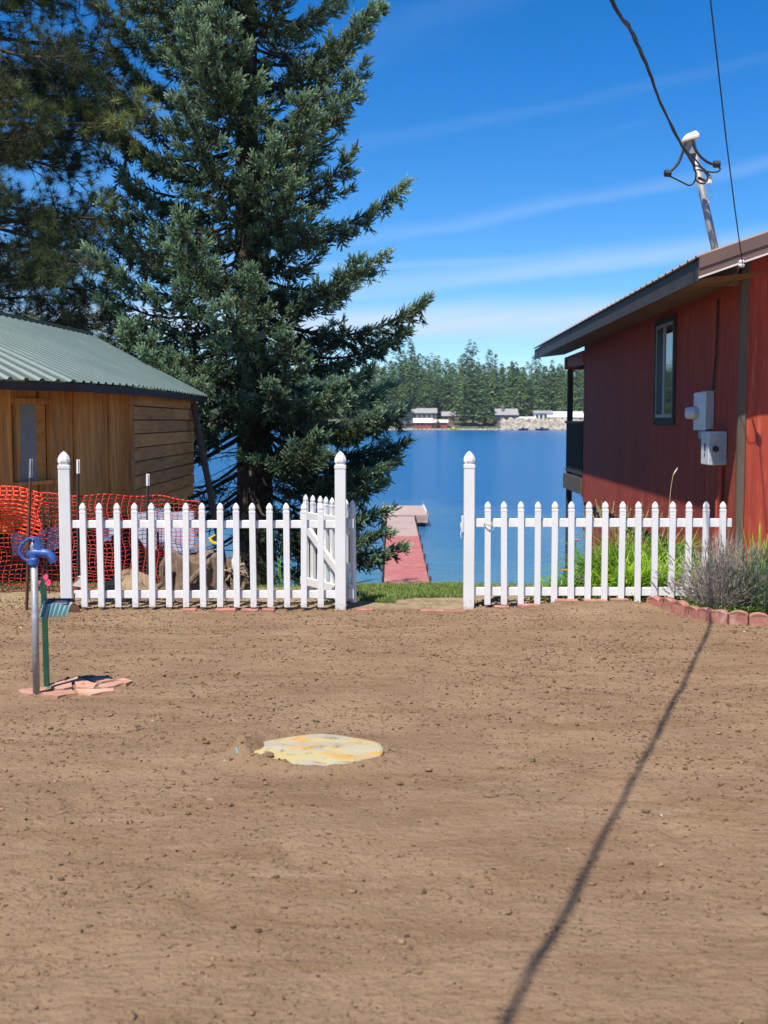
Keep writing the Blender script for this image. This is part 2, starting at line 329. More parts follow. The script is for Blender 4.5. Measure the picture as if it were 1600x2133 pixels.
# ---------------------------------------------------------------- terrain
def base_h(x,y):
    lip=11.72+1.4*sstep(2.0,3.2,x)+.10*np.sin(x*1.3)
    return np.interp(y-lip,[0,.25,2,5,10,13,16,30,60,200],[0,-.06,-.75,-1.75,-2.75,-3.1,-3.5,-4.8,-6,-7])
LIDC=(-.327,5.76)
def terrain(x,y):
    x=np.asarray(x,float);y=np.asarray(y,float)
    near=sstep(16,11.5,y)*sstep(14,8,np.abs(x))
    wy=y+.35*vn(x*.35,y*.2,5)
    h=(vn(x*.5,y*.6,1)-.5)*.045+(vn(x*2.1,y*2.6,2)-.5)*.02
    h+=(vn(x*1.6+y*.3,wy*13,3)-.5)*.007*(.2+vn(x*.8,y*.8,9))
    h+=(vn(x*4.0-y*.2,wy*26,4)-.5)*.004
    h+=(vn(x*11,y*13,6)-.5)*.008+(vn(x*27,y*30,7)-.5)*.006+(vn(x*60,y*65,8)-.5)*.006
    # raked arcs lower left
    a=(vn((x*.8+y*.55)*2.2,(y*.8-x*.6)*24,11)-.5)*.016*sstep(-.2,-1.2,x)*sstep(5.6,4.6,y)
    for k,(cx_,cy_) in enumerate(((-.62,3.95),(-.35,4.35),(.35,4.05),(1.15,4.6),(-1.3,5.0),(.9,6.4),(1.8,5.6))): # shallow boot prints
        u_=(x-cx_)*.9+(y-cy_)*.3; v_=(y-cy_)*.9-(x-cx_)*.3; a=a-.014*np.exp(-(u_/.055)**4-(v_/.14)**4)+.006*np.exp(-((np.hypot(u_/.075,v_/.17)-1)/.25)**2)
    h=(h+a)*near
    dx=(x-LIDC[0]);dy=(y-LIDC[1]);r=np.hypot(dx,dy/.92)
    flat=sstep(.62,.36,r)
    h=h*(1-flat)+(-.012)*sstep(.40,.31,r)*flat
    ring=np.exp(-((r-.37)/.045)**2)*(.022*(dy<0.02)*(.5+vn(x*9,y*9,21))+.016*(dx<-.1)+.004)
    h+=ring+.045*sstep(-.53,-.66,x+.16*(vn(y*11,x*11,61)-.5))*sstep(.50,.36,r)+.022*sstep(5.60,5.50,y+.16*(vn(x*12,y*9,62)-.5))*sstep(.50,.36,r)+.02*(vn(x*22,y*22,63)-.35)*sstep(.26,.34,r)*sstep(.42,.34,r)
    # slight spoil along the fence on the right and round the tap
    h+=.07*np.exp(-((y-10.22)/.22)**2)*sstep(1.1,1.6,x)*sstep(2.6,2.1,x)
    h+=.035*np.exp(-((x+2.4)/.3)**2-((y-7.6)/.25)**2)
    return base_h(x,y)+h
def th(x,y): return float(terrain(np.array([x]),np.array([y]))[0])
def ground():
    def axis(segs):
        out=[]
        for a,b,n in segs: out+=list(np.linspace(a,b,n,endpoint=False))
        out.append(segs[-1][1]); return np.array(out)
    xs=axis([(-220,-20,14),(-20,-4.6,34),(-4.6,4.6,370),(4.6,20,34),(20,220,14)])
    yl=list(axis([(-80,-2,14),(-2,2.6,40)]))
    y=2.6
    while y<12.6: yl.append(y); y+=.009+ .0019*y
    yl+=list(axis([(12.6,30,60),(30,90,20)]))
    ys=np.array(yl)
    X,Y=np.meshgrid(xs,ys); Z=terrain(X,Y)
    V=np.stack([X,Y,Z],-1).reshape(-1,3); nx=len(xs); ny=len(ys)
    i=np.arange(ny-1)[:,None]*nx+np.arange(nx-1)[None]; i=i.ravel()
    o=np_mesh('ground',V,np.stack([i,i+1,i+nx+1,i+nx],1),M_soil,smooth=True); tag(o,kind='structure')
ground()
def lake():
    V=np.array([(-900,22,-3.2),(900,22,-3.2),(900,900,-3.2),(-900,900,-3.2)],float)
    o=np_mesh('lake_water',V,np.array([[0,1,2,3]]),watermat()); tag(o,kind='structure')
lake()
FARM=pmat('far_hill_ground',(.10,.10,.05),(.06,.08,.035),scale=.05,rough=.95,world_=True,c3=(.28,.24,.17),s3=.08)
def far_z(x,y): return np.interp(y,[628,638,650,700,800,1200],[-3.6,-2.6,-.5,4,14,20])+ (vn(x*.02,y*.02,31)-.5)*2*sstep(640,700,y)
def far_terrain():
    xs=np.linspace(-900,900,120); ys=np.array([628,634,640,646,655,670,690,720,760,800,900,1000,1100])
    X,Y=np.meshgrid(xs,ys); Z=far_z(X,Y); V=np.stack([X,Y,Z],-1).reshape(-1,3); nx=len(xs)
    i=(np.arange(len(ys)-1)[:,None]*nx+np.arange(nx-1)[None]).ravel()
    tag(np_mesh('far_shore_hill',V,np.stack([i,i+1,i+nx+1,i+nx],1),FARM,smooth=True),kind='structure')
far_terrain()
# ---------------------------------------------------------------- fence
def rr(hx,hy,z,cx=0,cy=0,ch=.18):
    a=ch*min(hx,hy)
    return [(cx+px,cy+py,z) for px,py in((hx-a,-hy),(hx,-hy+a),(hx,hy-a),(hx-a,hy),(-hx+a,hy),(-hx,hy-a),(-hx,-hy+a),(-hx+a,-hy))]
def capped(w,d,h,caph):
    b=MB(); k=caph
    prof=[(0,1,.12),(h-k*1.42,1,.12),(h-k*1.38,1.07,.12),(h-k*1.12,1.07,.12),(h-k*1.08,.86,.3),(h-k*1.0,.84,.4),(h-k*.95,.95,.4),(h-k*.82,1.05,.5),(h-k*.62,1.04,.55),(h-k*.38,.84,.58),(h-k*.16,.5,.58),(h-k*.04,.22,.58),(h,.06,.58)]
    b.rings([rr(w/2*s,d/2*s,z,ch=c) for z,s,c in prof]); return b
ME_picket=capped(.052,.034,.9,.062).mesh('picket',M_vinyl)
ME_post=capped(.094,.094,1.46,.105).mesh('post',M_vinyl)
YF=10.3
def picket(parent,x,y,z=.02,rz=0,s=1.):
    o=link('picket',ME_picket,parent); inv=wm(parent).inverted(); o.location=inv@Vector((x,y,z)); o.rotation_euler=(random.uniform(-.012,.012),random.uniform(-.009,.009),rz); o.scale=(1,1,s); return o
def fence_left():
    r=empty('picket_fence',(-2.74,YF,0),'long white vinyl picket fence section left of the open gate, between two tall capped posts','fence')
    for px in (136,709.5):
        o=link('post',ME_post,r); x=P(px,1100,YF).x; o.location=(x+2.74,.0,-.10)
        if px<200: o.rotation_euler=(0,0,.22); o.scale=(1.04,1.04,1)
    x0=P(150,1100,YF).x; x1=P(701,1100,YF).x
    for z0,z1 in((.70,.767),(.091,.158)): MB().box(x0,x1,YF-.012,YF+.03,z0,z1).build('rail',M_vinyl,r,bevel=.004)
    for px in (175,210,245.5,281,316.5,351.5,387,422.6,458,493,528,563,598,632.7,668): picket(r,P(px,1150,YF-.032).x,YF-.032)
    # knot stain marks of tape round two pickets
fence_left()
YR=10.4
def fence_right():
    r=empty('picket_fence',(.75,YR,0),'white vinyl picket fence section right of the gate opening, in front of the green lilies','fence')
    o=link('post',ME_post,r); o.location=(P(977,1100,YR).x-.75,0,-.10)
    x0=P(987,1100,YR).x;x1=P(1524,1100,YR).x
    MB().box(x0,x1,YR-.012,YR+.03,.70,.775).build('rail',M_vinyl,r,bevel=.004)
    MB().box(x0,P(1462,1230,YR).x,YR-.012,YR+.03,.098,.172).build('rail',M_vinyl,r,bevel=.004)
    for px in (1016,1050.6,1085.6,1120,1155,1190,1225,1259.7,1294.5,1329,1364,1399,1434,1469,1503.5): picket(r,P(px,1150,YR-.032).x,YR-.032,z=.026)
    b=MB(); c=Vector((P(1016,1090,YR).x,YR-.06,.735))
    for k in range(3): b.tube([c+Vector((.034*math.cos(a)*1.1,.02*math.sin(a),.006*k-.01+.01*math.sin(a*2+k))) for a in np.linspace(0,2*math.pi,12)],.004,5)
    b.tube([c+Vector((.03,0,0)),c+Vector((.05,-.01,-.03)),c+Vector((.035,-.01,-.06))],.004,5)
    b.build('tie_wire',M_grey,r)
    b=MB(); lx=P(964,1090,YR-.02).x; b.box(lx-.012,lx+.006,YR-.05,YR+.0,.66,.80).box(lx-.022,lx-.008,YR-.045,YR-.02,.70,.74).tube([(lx-.01,YR-.05,.70),(lx-.02,YR-.055,.64),(lx-.012,YR-.05,.61)],.005,5).build('gate_latch_plate',M_lgrey,r)
fence_right()
def gate():
    hx=P(740,1150,10.42).x; a=Vector((hx,10.42,0)); bend=Vector((P(635,1150,11.25).x,11.25,0)); d=(bend-a).normalized(); L=(bend-a).length
    n=Vector((d.y,-d.x,0)); n=n if n.y<0 else -n
    r=empty('picket_gate',a,'white picket gate swung open behind the middle post, with a diagonal brace','gate')
    ang=math.atan2(d.y,d.x)+math.pi
    for i in range(8):
        p=a+d*(.03+i*(L-.07)/7)+Vector((0,0,.0)); picket(r,p.x,p.y,.035,ang)
    off=n*.034
    for z in (.738,.125):
        MB().bar(a+off+Vector((0,0,z)),bend+off+Vector((0,0,z)),.034,.075).build('rail',M_vinyl,r,bevel=.004)
    MB().bar(bend-d*.05+off*1.25+Vector((0,0,.67)),a+d*.06+off*1.25+Vector((0,0,.19)),.03,.075,up=n.cross(Vector((0,0,1)))).build('brace',M_vinyl,r,bevel=.004)
    for z in (.735,.12):
        MB().box(a.x-.055,a.x-.012,a.y-.06,a.y-.02,z-.04,z+.04).tube([(a.x-.03,a.y-.045,z-.05),(a.x-.03,a.y-.045,z+.08)],.012,8).build('hinge',M_lgrey,r)
gate()
# ---------------------------------------------------------------- red cabin (right)
def red_cabin():
    r=empty('red_cabin',(3.255,11,0),'red painted wooden cabin with brown metal fascia, on the right','house',rz=-.0165)
    B=lambda:MB()
    ov=.535; LEN=9.6; ZW=2.92; PITC=.345
    # backing walls behind the siding
    b=B(); b.box(.03,8.0,.03,LEN,.28,2.9); b.build('inner_wall',M_dark,r,local=True)
    MB().add([(.03,.031,2.9),(8,.031,2.9),(4.5,.031,2.9+4.4*PITC)],[(0,1,2)]).build('gable_backing',M_dark,r,local=True)
    B().add([(x_,y_,z_) for y_ in(-.001,.022) for x_,z_ in((-ov+.005,2.842),(.06,2.842),(.06,3.03+.6*PITC),(-ov+.005,3.0))],[(0,1,2,3),(7,6,5,4),(0,3,7,4),(1,5,6,2),(3,2,6,7),(0,4,5,1)]).build('gable_return',M_soffit,r,local=True)
    # side siding boards
    y=.035; i=0
    while y<LEN-.02:
        w=.40; y1=min(y+w,LEN)
        bb=B(); bb.box(.0,.022,y+.004,y1-.004,.24+.004*((i*7)%3),2.93); bb.build('siding_board',M_red,r,local=True)
        y=y1; i+=1
    # gable siding boards: tops follow the rake
    x=.042; 
    while x<4.4:
        x1=x+.30; zt=2.93+x*PITC
        bb=B(); bb.add([(x+.004,.0,.30),(x1-.004,.0,.30),(x1-.004,.0,3.09+x1*PITC-.03),(x+.004,.0,zt+.13),(x+.004,.026,.30),(x1-.004,.026,.30),(x1-.004,.026,3.09+x1*PITC-.03),(x+.004,.026,zt+.13)],
          [(0,1,2,3),(7,6,5,4),(0,3,7,4),(1,5,6,2),(3,2,6,7),(0,4,5,1)]); bb.build('siding_board',M_red,r,local=True); x=x1
    # corner trim
    B().box(-.024,.045,-.024,.0,.22,3.08).box(-.024,-.002,.0,.030,.22,2.88).build('corner_trim',M_trim,r,local=True,bevel=.003)
    # skirting below siding: red panels stepping down
    B().box(.05,.075,.1,LEN,-1.2,.23).build('skirting',M_redsmooth,r,local=True)
    B().box(.1,8,.05,.075,-.5,.29).build('skirting',M_redsmooth,r,local=True)
    B().box(.022,.05,.05,LEN,.17,.235).build('sill_beam',M_dark,r,local=True)
    # eave: soffit, fascia in lengths, roof sheet
    EL0,EL1=-.62,12.35
    B().add([(-ov,EL0,2.835),(-ov,EL1,2.835),(.03,EL1,2.90),(.03,EL0,2.90)],[(0,1,2,3)]).build('soffit',M_soffit,r,local=True)
    for y0,y1,dz in ((EL0+.002,9.75,0),(9.76,EL1,-.01)):
        B().box(-ov-.022,-ov,y0,y1,2.825+dz,2.905+dz).box(-ov-.014,-ov,y0,y1,2.905+dz,3.0+dz).box(-ov-.026,-ov,y0,y1,2.815+dz,2.828+dz).build('fascia',M_fascia_shaded,r,local=True)
    # roof: ribbed sheets
    ys=[];zs=[]; y=EL0
    while y<EL1:
        for dy,dz in((0,0),(.02,.018),(.045,.018),(.065,0)): ys.append(y+dy); zs.append(dz)
        y+=.30
    ys.append(EL1); zs.append(0)
    vs=[];fs=[]
    for x,zz in((-ov-.035,3.005),(4.6,3.005+(4.6+ov)*PITC),(9.6,3.005+(4.6+ov)*PITC-5*PITC)):
        for yy,dz in zip(ys,zs): vs.append((x,yy,zz+dz))
    n=len(ys)
    for j in range(2):
        for i in range(n-1): fs.append((j*n+i,j*n+i+1,(j+1)*n+i+1,(j+1)*n+i))
    o=B().add(vs,fs).build('roof',M_brownroof,r,local=True); sm=o.modifiers.new('thick','SOLIDIFY'); sm.thickness=.012
    # rake fascia on the gable end: two stepped faces and a pale drip edge
    def rk(x0,x1,y0,y1,z0,z1,name,mt):
        f=lambda x:(x+ov)*PITC
        B().add([(x0,y0,z0+f(x0)),(x1,y0,z0+f(x1)),(x1,y1,z0+f(x1)),(x0,y1,z0+f(x0)),(x0,y0,z1+f(x0)),(x1,y0,z1+f(x1)),(x1,y1,z1+f(x1)),(x0,y1,z1+f(x0))],
          [(0,3,2,1),(4,5,6,7),(0,1,5,4),(1,2,6,5),(2,3,7,6),(3,0,4,7)]).build(name,mt,r,local=True)
    rk(-ov-.024,4.6,-.665,-.645,2.925,3.03,'rake_fascia',M_fascia); rk(-ov-.024,4.6,-.652,-.632,2.86,2.922,'rake_fascia',M_fascia)
    rk(-ov-.024,4.6,-.662,-.630,2.84,2.857,'drip_edge',M_drip)
    rk(-ov,4.6,-.63,.03,2.90,2.93,'gable_soffit',M_soffit)
    # porch at the lake end
    B().box(-.02,.12,LEN+.0,EL1-.35,2.62,2.82).build('porch_beam',M_redsmooth,r,local=True)
    B().box(-.05,8,LEN+2.0,LEN+2.14,2.58,2.78).build('porch_beam',M_redsmooth,r,local=True)
    B().box(.0,.10,LEN+2.01,LEN+2.11,-3.1,2.58).build('porch_post',M_dark,r,local=True)
    B().box(4,4.1,LEN+2.01,LEN+2.11,-3.1,2.58).build('porch_post',M_dark,r,local=True)
    B().box(-.04,8,LEN+.01,LEN+2.2,.60,.64).build('porch_deck',M_trim,r,local=True)
    B().box(-.045,-.005,LEN+.01,LEN+2.22,.36,.598).build('deck_beam',M_trim,r,local=True)
    B().box(.04,8,LEN+.3,LEN+.4,.3,.598).build('deck_beam',M_dark,r,local=True)
    B().box(-.035,.045,LEN+.01,LEN+2.16,1.58,1.62).build('hand_rail',M_dark,r,local=True)
    B().box(-.02,.03,LEN+.01,LEN+2.16,.69,.73).build('bottom_rail',M_dark,r,local=True)
    bm_=MB().box(-.015,.02,-.0175,.0175,.731,1.579).mesh('baluster',M_dark)
    for k in range(17):
        o=link('baluster',bm_,r); o.location=(0,LEN+.08+k*.122,0)
    for k in range(30):
        o=link('baluster',bm_,r); o.location=(.2+k*.13,LEN+2.12,0); o.rotation_euler=(0,0,math.pi/2)
    B().box(.06,8,LEN+2.1,LEN+2.15,1.58,1.62).build('hand_rail',M_dark,r,local=True)
    # window on the side wall
    y0,y1,z0,z1=2.72,3.66,1.66,2.76
    w=B(); t=.09
    for a0,a1,c0,c1 in((y0-t,y1+t,z0-t,z0),(y0-t,y1+t,z1,z1+t-.02),(y0-t,y0,z0,z1),(y1,y1+t,z0,z1)): w.box(-.024,-.001,a0,a1,c0,c1)
    wo=w.build('window',M_dark,r,local=True)
    B().box(-.006,-.002,y0,y1,z0,z1).build('pane',M_glass,wo,local=True)
    fr=B()
    for a0,a1,c0,c1 in((y0,y0+.035,z0,z1),(y1-.035,y1,z0,z1),(y0+.48,y0+.53,z0,z1),(y0,y1,z0,z0+.035),(y0,y1,z1-.035,z1)): fr.box(-.019,-.0065,a0,a1,c0,c1)
    fr.build('sash_frame',M_alu,wo,local=True)
    B().box(-.0125,-.0075,y0+.56,y1-.05,z0+.05,z1-.05).build('insect_screen',M_black,wo,local=True)
    # electric meter (hinged open cover) and service box
    W2=wm(r)
    mc=empty('electric_meter',W2@Vector((-.002,1.05,1.70)),'old grey electric meter box with round glass meter, upper box on the side wall','meter',rz=-.0165)
    B().box(-.07,0,-.13,.12,-.16,.22).build('box',M_grey,mc,local=True,bevel=.006)
    B().add([(-.075,-.13,-.17),(-.15,.06,-.17),(-.15,.06,.20),(-.075,-.13,.21),(-.083,-.13,-.17),(-.158,.06,-.17),(-.158,.06,.20),(-.083,-.13,.21)],[(0,1,2,3),(7,6,5,4),(0,4,5,1),(1,5,6,2),(2,6,7,3),(3,7,4,0)]).build('hinged_cover',M_lgrey,mc,local=True)
    B().tube([(-.07,.02,.0),(-.165,.03,.0)],.065,16).build('meter_ring',M_grey,mc,local=True,smooth=False)
    g=B(); g.tube([(-.165,.03,0),(-.225,.036,0),(-.245,.038,0)],[.062,.06,.045],18); g.build('meter_glass',M_lgrey,mc,local=True)
    B().box(-.10,-.01,-.02,.10,-.26,-.165).build('lower_hub',M_curtain,mc,local=True,bevel=.01)
    sb=empty('service_box',W2@Vector((-.002,.45,1.355)),'pale grey service box with a round lock, below the meter box','utility box',rz=-.0165)
    B().box(-.17,0,-.02,.28,-.155,.165).build('box',M_lgrey,sb,local=True,bevel=.008)
    B().box(-.166,-.004,-.028,-.021,-.15,.15).build('side_panel',M_grey,sb,local=True)
    B().tube([(-.11,-.03,0),(-.11,-.055,0)],.028,12).build('lock_knob',M_black,sb,local=True)
    B().box(-.1745,-.1705,.10,.14,-.02,.05).box(-.1745,-.1705,.12,.14,-.075,-.045).build('label_marks',M_black,sb,local=True)
    B().tube([(-.03,.06,-.155),(-.03,.06,-.9),(-.03,.08,-1.3)],.024,10).tube([(-.035,.16,-.155),(-.035,.16,-1.3)],.018,8).build('conduit',M_redsmooth,sb,local=True)
    c2=B(); c2.tube([(-.02,.80,2.80),(-.02,.83,2.3),(-.02,.92,1.93)],.010,8); c2.build('cable_on_wall',M_dark,r,local=True)
    # mast through the roof
    mb=P(1491,525,11.15); mt=P(1441,300,11.0)
    m=empty('service_mast',mb,'leaning galvanised service mast with white weatherhead above the cabin roof','mast')
    MB().tube([mb-(mt-mb).normalized()*.16,mb,mt],.034,14).build('pipe',M_galv,m,smooth=True)
    hd=MB(); c=mt
    ax=Vector((-.92,-.35,-.35)).normalized()
    lo=[c+Vector((dx,dy,dz)) for dx,dy,dz in((-.10,-.09,.0),(.055,-.06,.045),(.065,.06,.045),(-.09,.05,.0))]
    mid=[p+Vector((0,0,.035)) for p in lo]; top=[c+Vector((dx,dy,dz)) for dx,dy,dz in((-.06,-.06,.075),(.03,-.035,.115),(.035,.035,.115),(-.05,.03,.075))]
    hd.rings([lo,mid,top]); hd.build('weatherhead',M_white,m,bevel=.008)
    MB().tube([mt-Vector((.0,0,.09)),mt+Vector((-.01,0,.02))],.043,12).build('head_collar',M_galv,m)
    q=P(1466,375,10.95); 
    MB().tube([q+Vector((-.05,0,.02)),q+Vector((.055,0,-.02))],.014,8).build('clevis',M_rust,m)
    MB().tube([q+Vector((.04,-.04,-.04)),q+Vector((.04,-.04,-.005)),q+Vector((.04,-.04,.0)),q+Vector((.04,-.04,.03))],[.028,.028,.018,.03],10).build('insulator',M_white,m)
    MB().tube([P(1474,384,10.95),P(1484,402,10.95),P(1478,420,10.97),P(1470,428,10.97)],.004,5).build('wire_loop',M_lgrey,m)
    for nm,pts,rad in (('drip_loop',[(1428,296),(1424,312),(1414,338),(1400,354),(1390,359)],.013),('drip_loop',[(1386,364),(1400,369),(1420,379),(1437,386),(1448,376),(1450,360),(1446,350),(1450,345),(1466,352),(1479,366)],.0075),
        ('drip_loop',[(1444,290),(1446,305),(1456,322),(1470,335),(1482,341),(1490,340)],.012),('drip_loop',[(1498,346),(1500,353),(1494,358),(1478,358),(1462,355),(1452,353)],.0075),('drip_loop',[(1425,312),(1445,328),(1462,350),(1474,368),(1470,380),(1460,382),(1450,375)],.008)):
        pv=[P(x,y,10.83) for x,y in pts]
        # smooth catmull
        sm=[]
        for i in range(len(pv)-1):
            p0=pv[max(i-1,0)];p1=pv[i];p2=pv[i+1];p3=pv[min(i+2,len(pv)-1)]
            for t in (0,.25,.5,.75): sm.append(.5*((2*p1)+(p2-p0)*t+(2*p0-5*p1+4*p2-p3)*t*t+(3*p1-p0-3*p2+p3)*t**3))
        sm.append(pv[-1]); MB().tube(sm,rad,7).build(nm,M_black,m,smooth=True)
    for x,y in((1391,361),(1493,342)):
        c=P(x,y,10.83); MB().tube([c+Vector((-.032,0,0)),c+Vector((-.025,0,0)),c+Vector((.025,0,0)),c+Vector((.032,0,0))],[.02,.032,.032,.02],8).build('wire_connector',M_black,m)
    # insulator on drip edge with thin wire
    ip=P(1545,549,10.24)
    ins=empty('wire_insulator',ip,'small white spool insulator on the cabin rake edge holding a thin wire','insulator')
    MB().tube([ip+Vector((0,0,-.03)),ip+Vector((0,0,-.018)),ip+Vector((0,0,-.01)),ip+Vector((0,0,.0)),ip+Vector((0,0,.008)),ip+Vector((0,0,.02)),ip+Vector((0,0,.03))],[.02,.026,.026,.015,.026,.026,.014],10).build('spool',M_white,ins)
    MB().tube([ip+Vector((0,0,-.03)),ip+Vector((0,.11,-.03))],.008,6).build('bracket',M_rust,ins)
    a=ip+Vector((0,-.02,.01)); d2=P(1480,0,6.9); pts=[a]
    for t in (.08,.3,.6,1.,1.8,3.2): 
        p=a.lerp(d2,t); p.z-=.25*t*(1-t) if t<=1 else -.12*(t-1); pts.append(p)
    ww=MB().tube(pts,.0045,6).build('thin_wire',M_black); tag(ww,'single thin black wire rising from the cabin rake edge to the top of the picture','wire')
    MB().tube([a,ip+Vector((-.06,.05,-.13)),ip+Vector((-.10,.3,-.2))],.0035,5).build('lead_wire',M_black,ins)
    # three-strand twisted service cable
    s0=P(1446,345,10.83)
    ctrl=[(s0.x,10.83,s0.z),(P(1422,304,10.2).x,10.2,P(1422,304,10.2).z)]
    for px,py,Y in ((1382,228,9.3),(1345,130,8.2),(1312,60,7.3),(1275,0,6.51)): q=P(px,py,Y); ctrl.append((q.x,q.y,q.z))
    last=Vector(ctrl[-1]); 
    for k in range(1,14):
        Yk=6.51-k*2.0; ctrl.append((last.x-.3626*k*2.0,Yk,last.z+.012*k+.012*k*k))
    cv=[Vector(c) for c in ctrl]; path=[]
    for i in range(len(cv)-1):
        p0=cv[max(i-1,0)];p1=cv[i];p2=cv[i+1];p3=cv[min(i+2,len(cv)-1)]; n=max(4,int((p2-p1).length/.022))
        for t in np.arange(n)/n: path.append(.5*((2*p1)+(p2-p0)*t+(2*p0-5*p1+4*p2-p3)*t*t+(3*p1-p0-3*p2+p3)*t**3))
    cab=empty('service_cable',cv[0],'thick twisted black overhead service cable running to the mast head','cable')
    acc=0
    ang=[];prev=path[0]
    for p in path: acc+=(p-prev).length; prev=p; ang.append(acc/1.15*2*math.pi)
    for k in range(3):
        pts=[]
        for i,p in enumerate(path):
            d=(path[min(i+1,len(path)-1)]-path[max(i-1,0)]).normalized(); rr_=d.cross(Vector((0,0,1))).normalized(); u=rr_.cross(d)
            fl=1+.35*math.sin(ang[i]*.37+k)
            a_=ang[i]+k*2.094; rad=.0072*fl if k<2 else .006*fl
            pts.append(p+(rr_*math.cos(a_)+u*math.sin(a_))*rad)
        MB().tube(pts,(.0072,.0072,.0045)[k],6).build('strand',M_black,cab,smooth=True)
    return r
red_cabin()
# ---------------------------------------------------------------- wooden shed house (left)
EV=[Vector(v) for v in((-4.3,10.7,2.0),(-3.71,11.6,2.01),(-3.17,12.5,2.01),(-2.93,14.4,2.02),(-2.93,17.3,2.02),(-2.97,20.3,2.02))]
RG=[Vector(v) for v in((-5.9,11.5,3.02),(-5.6,13,3.05),(-5.5,14.2,3.05),(-5.3,16.5,3.05),(-5.1,18.6,3.05),(-4.96,20.5,3.05))]
def poly_at(pl,t):
    ls=[0]
    for i in range(len(pl)-1): ls.append(ls[-1]+(pl[i+1]-pl[i]).length)
    d=t*ls[-1]
    for i in range(len(pl)-1):
        if d<=ls[i+1] or i==len(pl)-2: return pl[i].lerp(pl[i+1],(d-ls[i])/(ls[i+1]-ls[i]))
M_sheet=pmat('pale_blue_sheeting',(.42,.52,.68),(.36,.45,.60),scale=3,rough=.6)
def shed():
    r=empty('wooden_shed',(-3.1,14.7,0),'raised cedar plank shed with green ribbed metal roof, on the left','shed')
    ts=[];hs=[]
    n=44
    for i in range(n):
        a=(i/n)**1.12; b=((i+1)/n)**1.12; w=b-a
        for fr,h in((0,0),(.55,0),(.66,.024),(.84,.024),(.95,0)): ts.append(a+fr*w); hs.append(h)
    ts.append(1); hs.append(0)
    vs=[];fs=[];m=len(ts); rows=[0,.5,1]
    for rr_ in rows:
        for t,h in zip(ts,hs):
            e=poly_at(EV,t); g=poly_at(RG,t); p=e.lerp(g,rr_); vs.append(p+Vector((0.25,0,.92)).normalized()*(h+.012-.03*rr_*(1-rr_)))
    for j in range(2):
        for i in range(m-1): fs.append((j*m+i,j*m+i+1,(j+1)*m+i+1,(j+1)*m+i))
    MB().add(vs,fs).build('roof_sheet',M_greenroof,r)
    # far slope
    vs=[];fs=[]
    for t in np.linspace(0,1,12):
        g=poly_at(RG,t); vs+= [g,g+Vector((-2.6,0,-1.05))]
    for i in range(11): fs.append((2*i,2*i+1,2*i+3,2*i+2))
    MB().add(vs,fs).build('roof_sheet',M_greenroof,r)
    MB().tube([p+Vector((0,0,.03)) for p in RG],.045,6).build('ridge_cap',M_ridge,r)
    # dark eave board
    for i in range(len(EV)-1):
        a,b=EV[i],EV[i+1]; MB().bar(a+Vector((-.03,0,-.045)),b+Vector((-.03,0,-.045)),.03,.085).build('eave_board',M_dark,r)
    rk0=EV[-1]+Vector((0,-.03,-.03)); rk1=RG[-1]+Vector((0,-.03,-.02)); MB().bar(rk0,rk1,.03,.07).build('rake_board',M_ridge,r)
    # walls
    A=Vector((-4.75,10.2,0)); A2=Vector((-3.95,12.3,0)); Bc=Vector((-3.10,14.7,0)); C=Vector((-3.11,19.55,0)); 
    A=A2+(A2-Bc)*.9
    d=(Bc-A).normalized(); nrm=Vector((d.y,-d.x,0)); L=(Bc-A).length
    zb,zt=.50,2.02
    MB().bar(A-nrm*.06+Vector((0,0,(zb+zt)/2)),Bc-nrm*.06+Vector((0,0,(zb+zt)/2)),.04,zt-zb-.02).build('inner_wall',M_dark,r)
    MB().bar(Bc+Vector((-.08,.02,(.42+zt)/2)),C+Vector((-.08,0,(.42+zt)/2)),.04,zt-.46).build('inner_wall',M_dark,r)
    # window opening centre located by its place along the wall
    def along(px):
        # intersect sight line with wall
        u=(px-800)/F/ (cp+ (1066.5-900)/F*sp_); # X = u*Y
        t=(u*A.y-A.x)/(d.x-u*d.y); return t
    w0,w1=along(36),along(99)
    s=0.02; k=0
    widths=[.23,.20,.27,.19,.25,.21,.24]
    while s<L-.03:
        e=min(s+widths[k%7],L-.0); pr=.024*((k*5)%3)/2
        spans=[(zb-.02*((k*3)%4)/2,zt-.06)]
        if e>w0 and s<w1: spans=[(zb,.98),(1.80,zt-.06)]
        for z0,z1 in spans:
            if s<w0<e and False: pass
            a=A+d*(s+.006)+nrm*(pr-.018);b=A+d*(e-.006)+nrm*(pr-.018); zc=(z0+z1)/2
            MB().bar(a+Vector((0,0,zc)),b+Vector((0,0,zc)),.03,z1-z0).build('board',M_cedar,r,bevel=.002)
        s=e;k+=1
    # reset boards at window edges
    w=MB()
    za,zc_=.98,1.80
    def wb(s0,s1,z0,z1,off,th):
        a=A+d*s0+nrm*off;b=A+d*s1+nrm*off;z=(z0+z1)/2; w.bar(a+Vector((0,0,z)),b+Vector((0,0,z)),th,z1-z0)
    wb(w0-.07,w0,za,zc_,.012,.05);wb(w1,w1+.07,za,zc_,.012,.05);wb(w0-.07,w1+.07,zc_,zc_+.06,.012,.05)
    wo=w.build('window',M_cedar,r)
    w=MB(); wb(w0-.12,w1+.12,za-.04,za,.02,.09); w.build('sill',M_cedar,wo)
    w=MB(); wb(w0,w0+(w1-w0)*.62,za,zc_,-.012,.012); w.build('pane',M_curtain,wo)
    w=MB(); wb(w0+(w1-w0)*.62,w1,za,zc_,-.03,.012); w.build('reveal_board',M_cedarh,wo)
    # log side wall: horizontal planks, several lengths per course
    zs=np.linspace(.42,1.98,10)
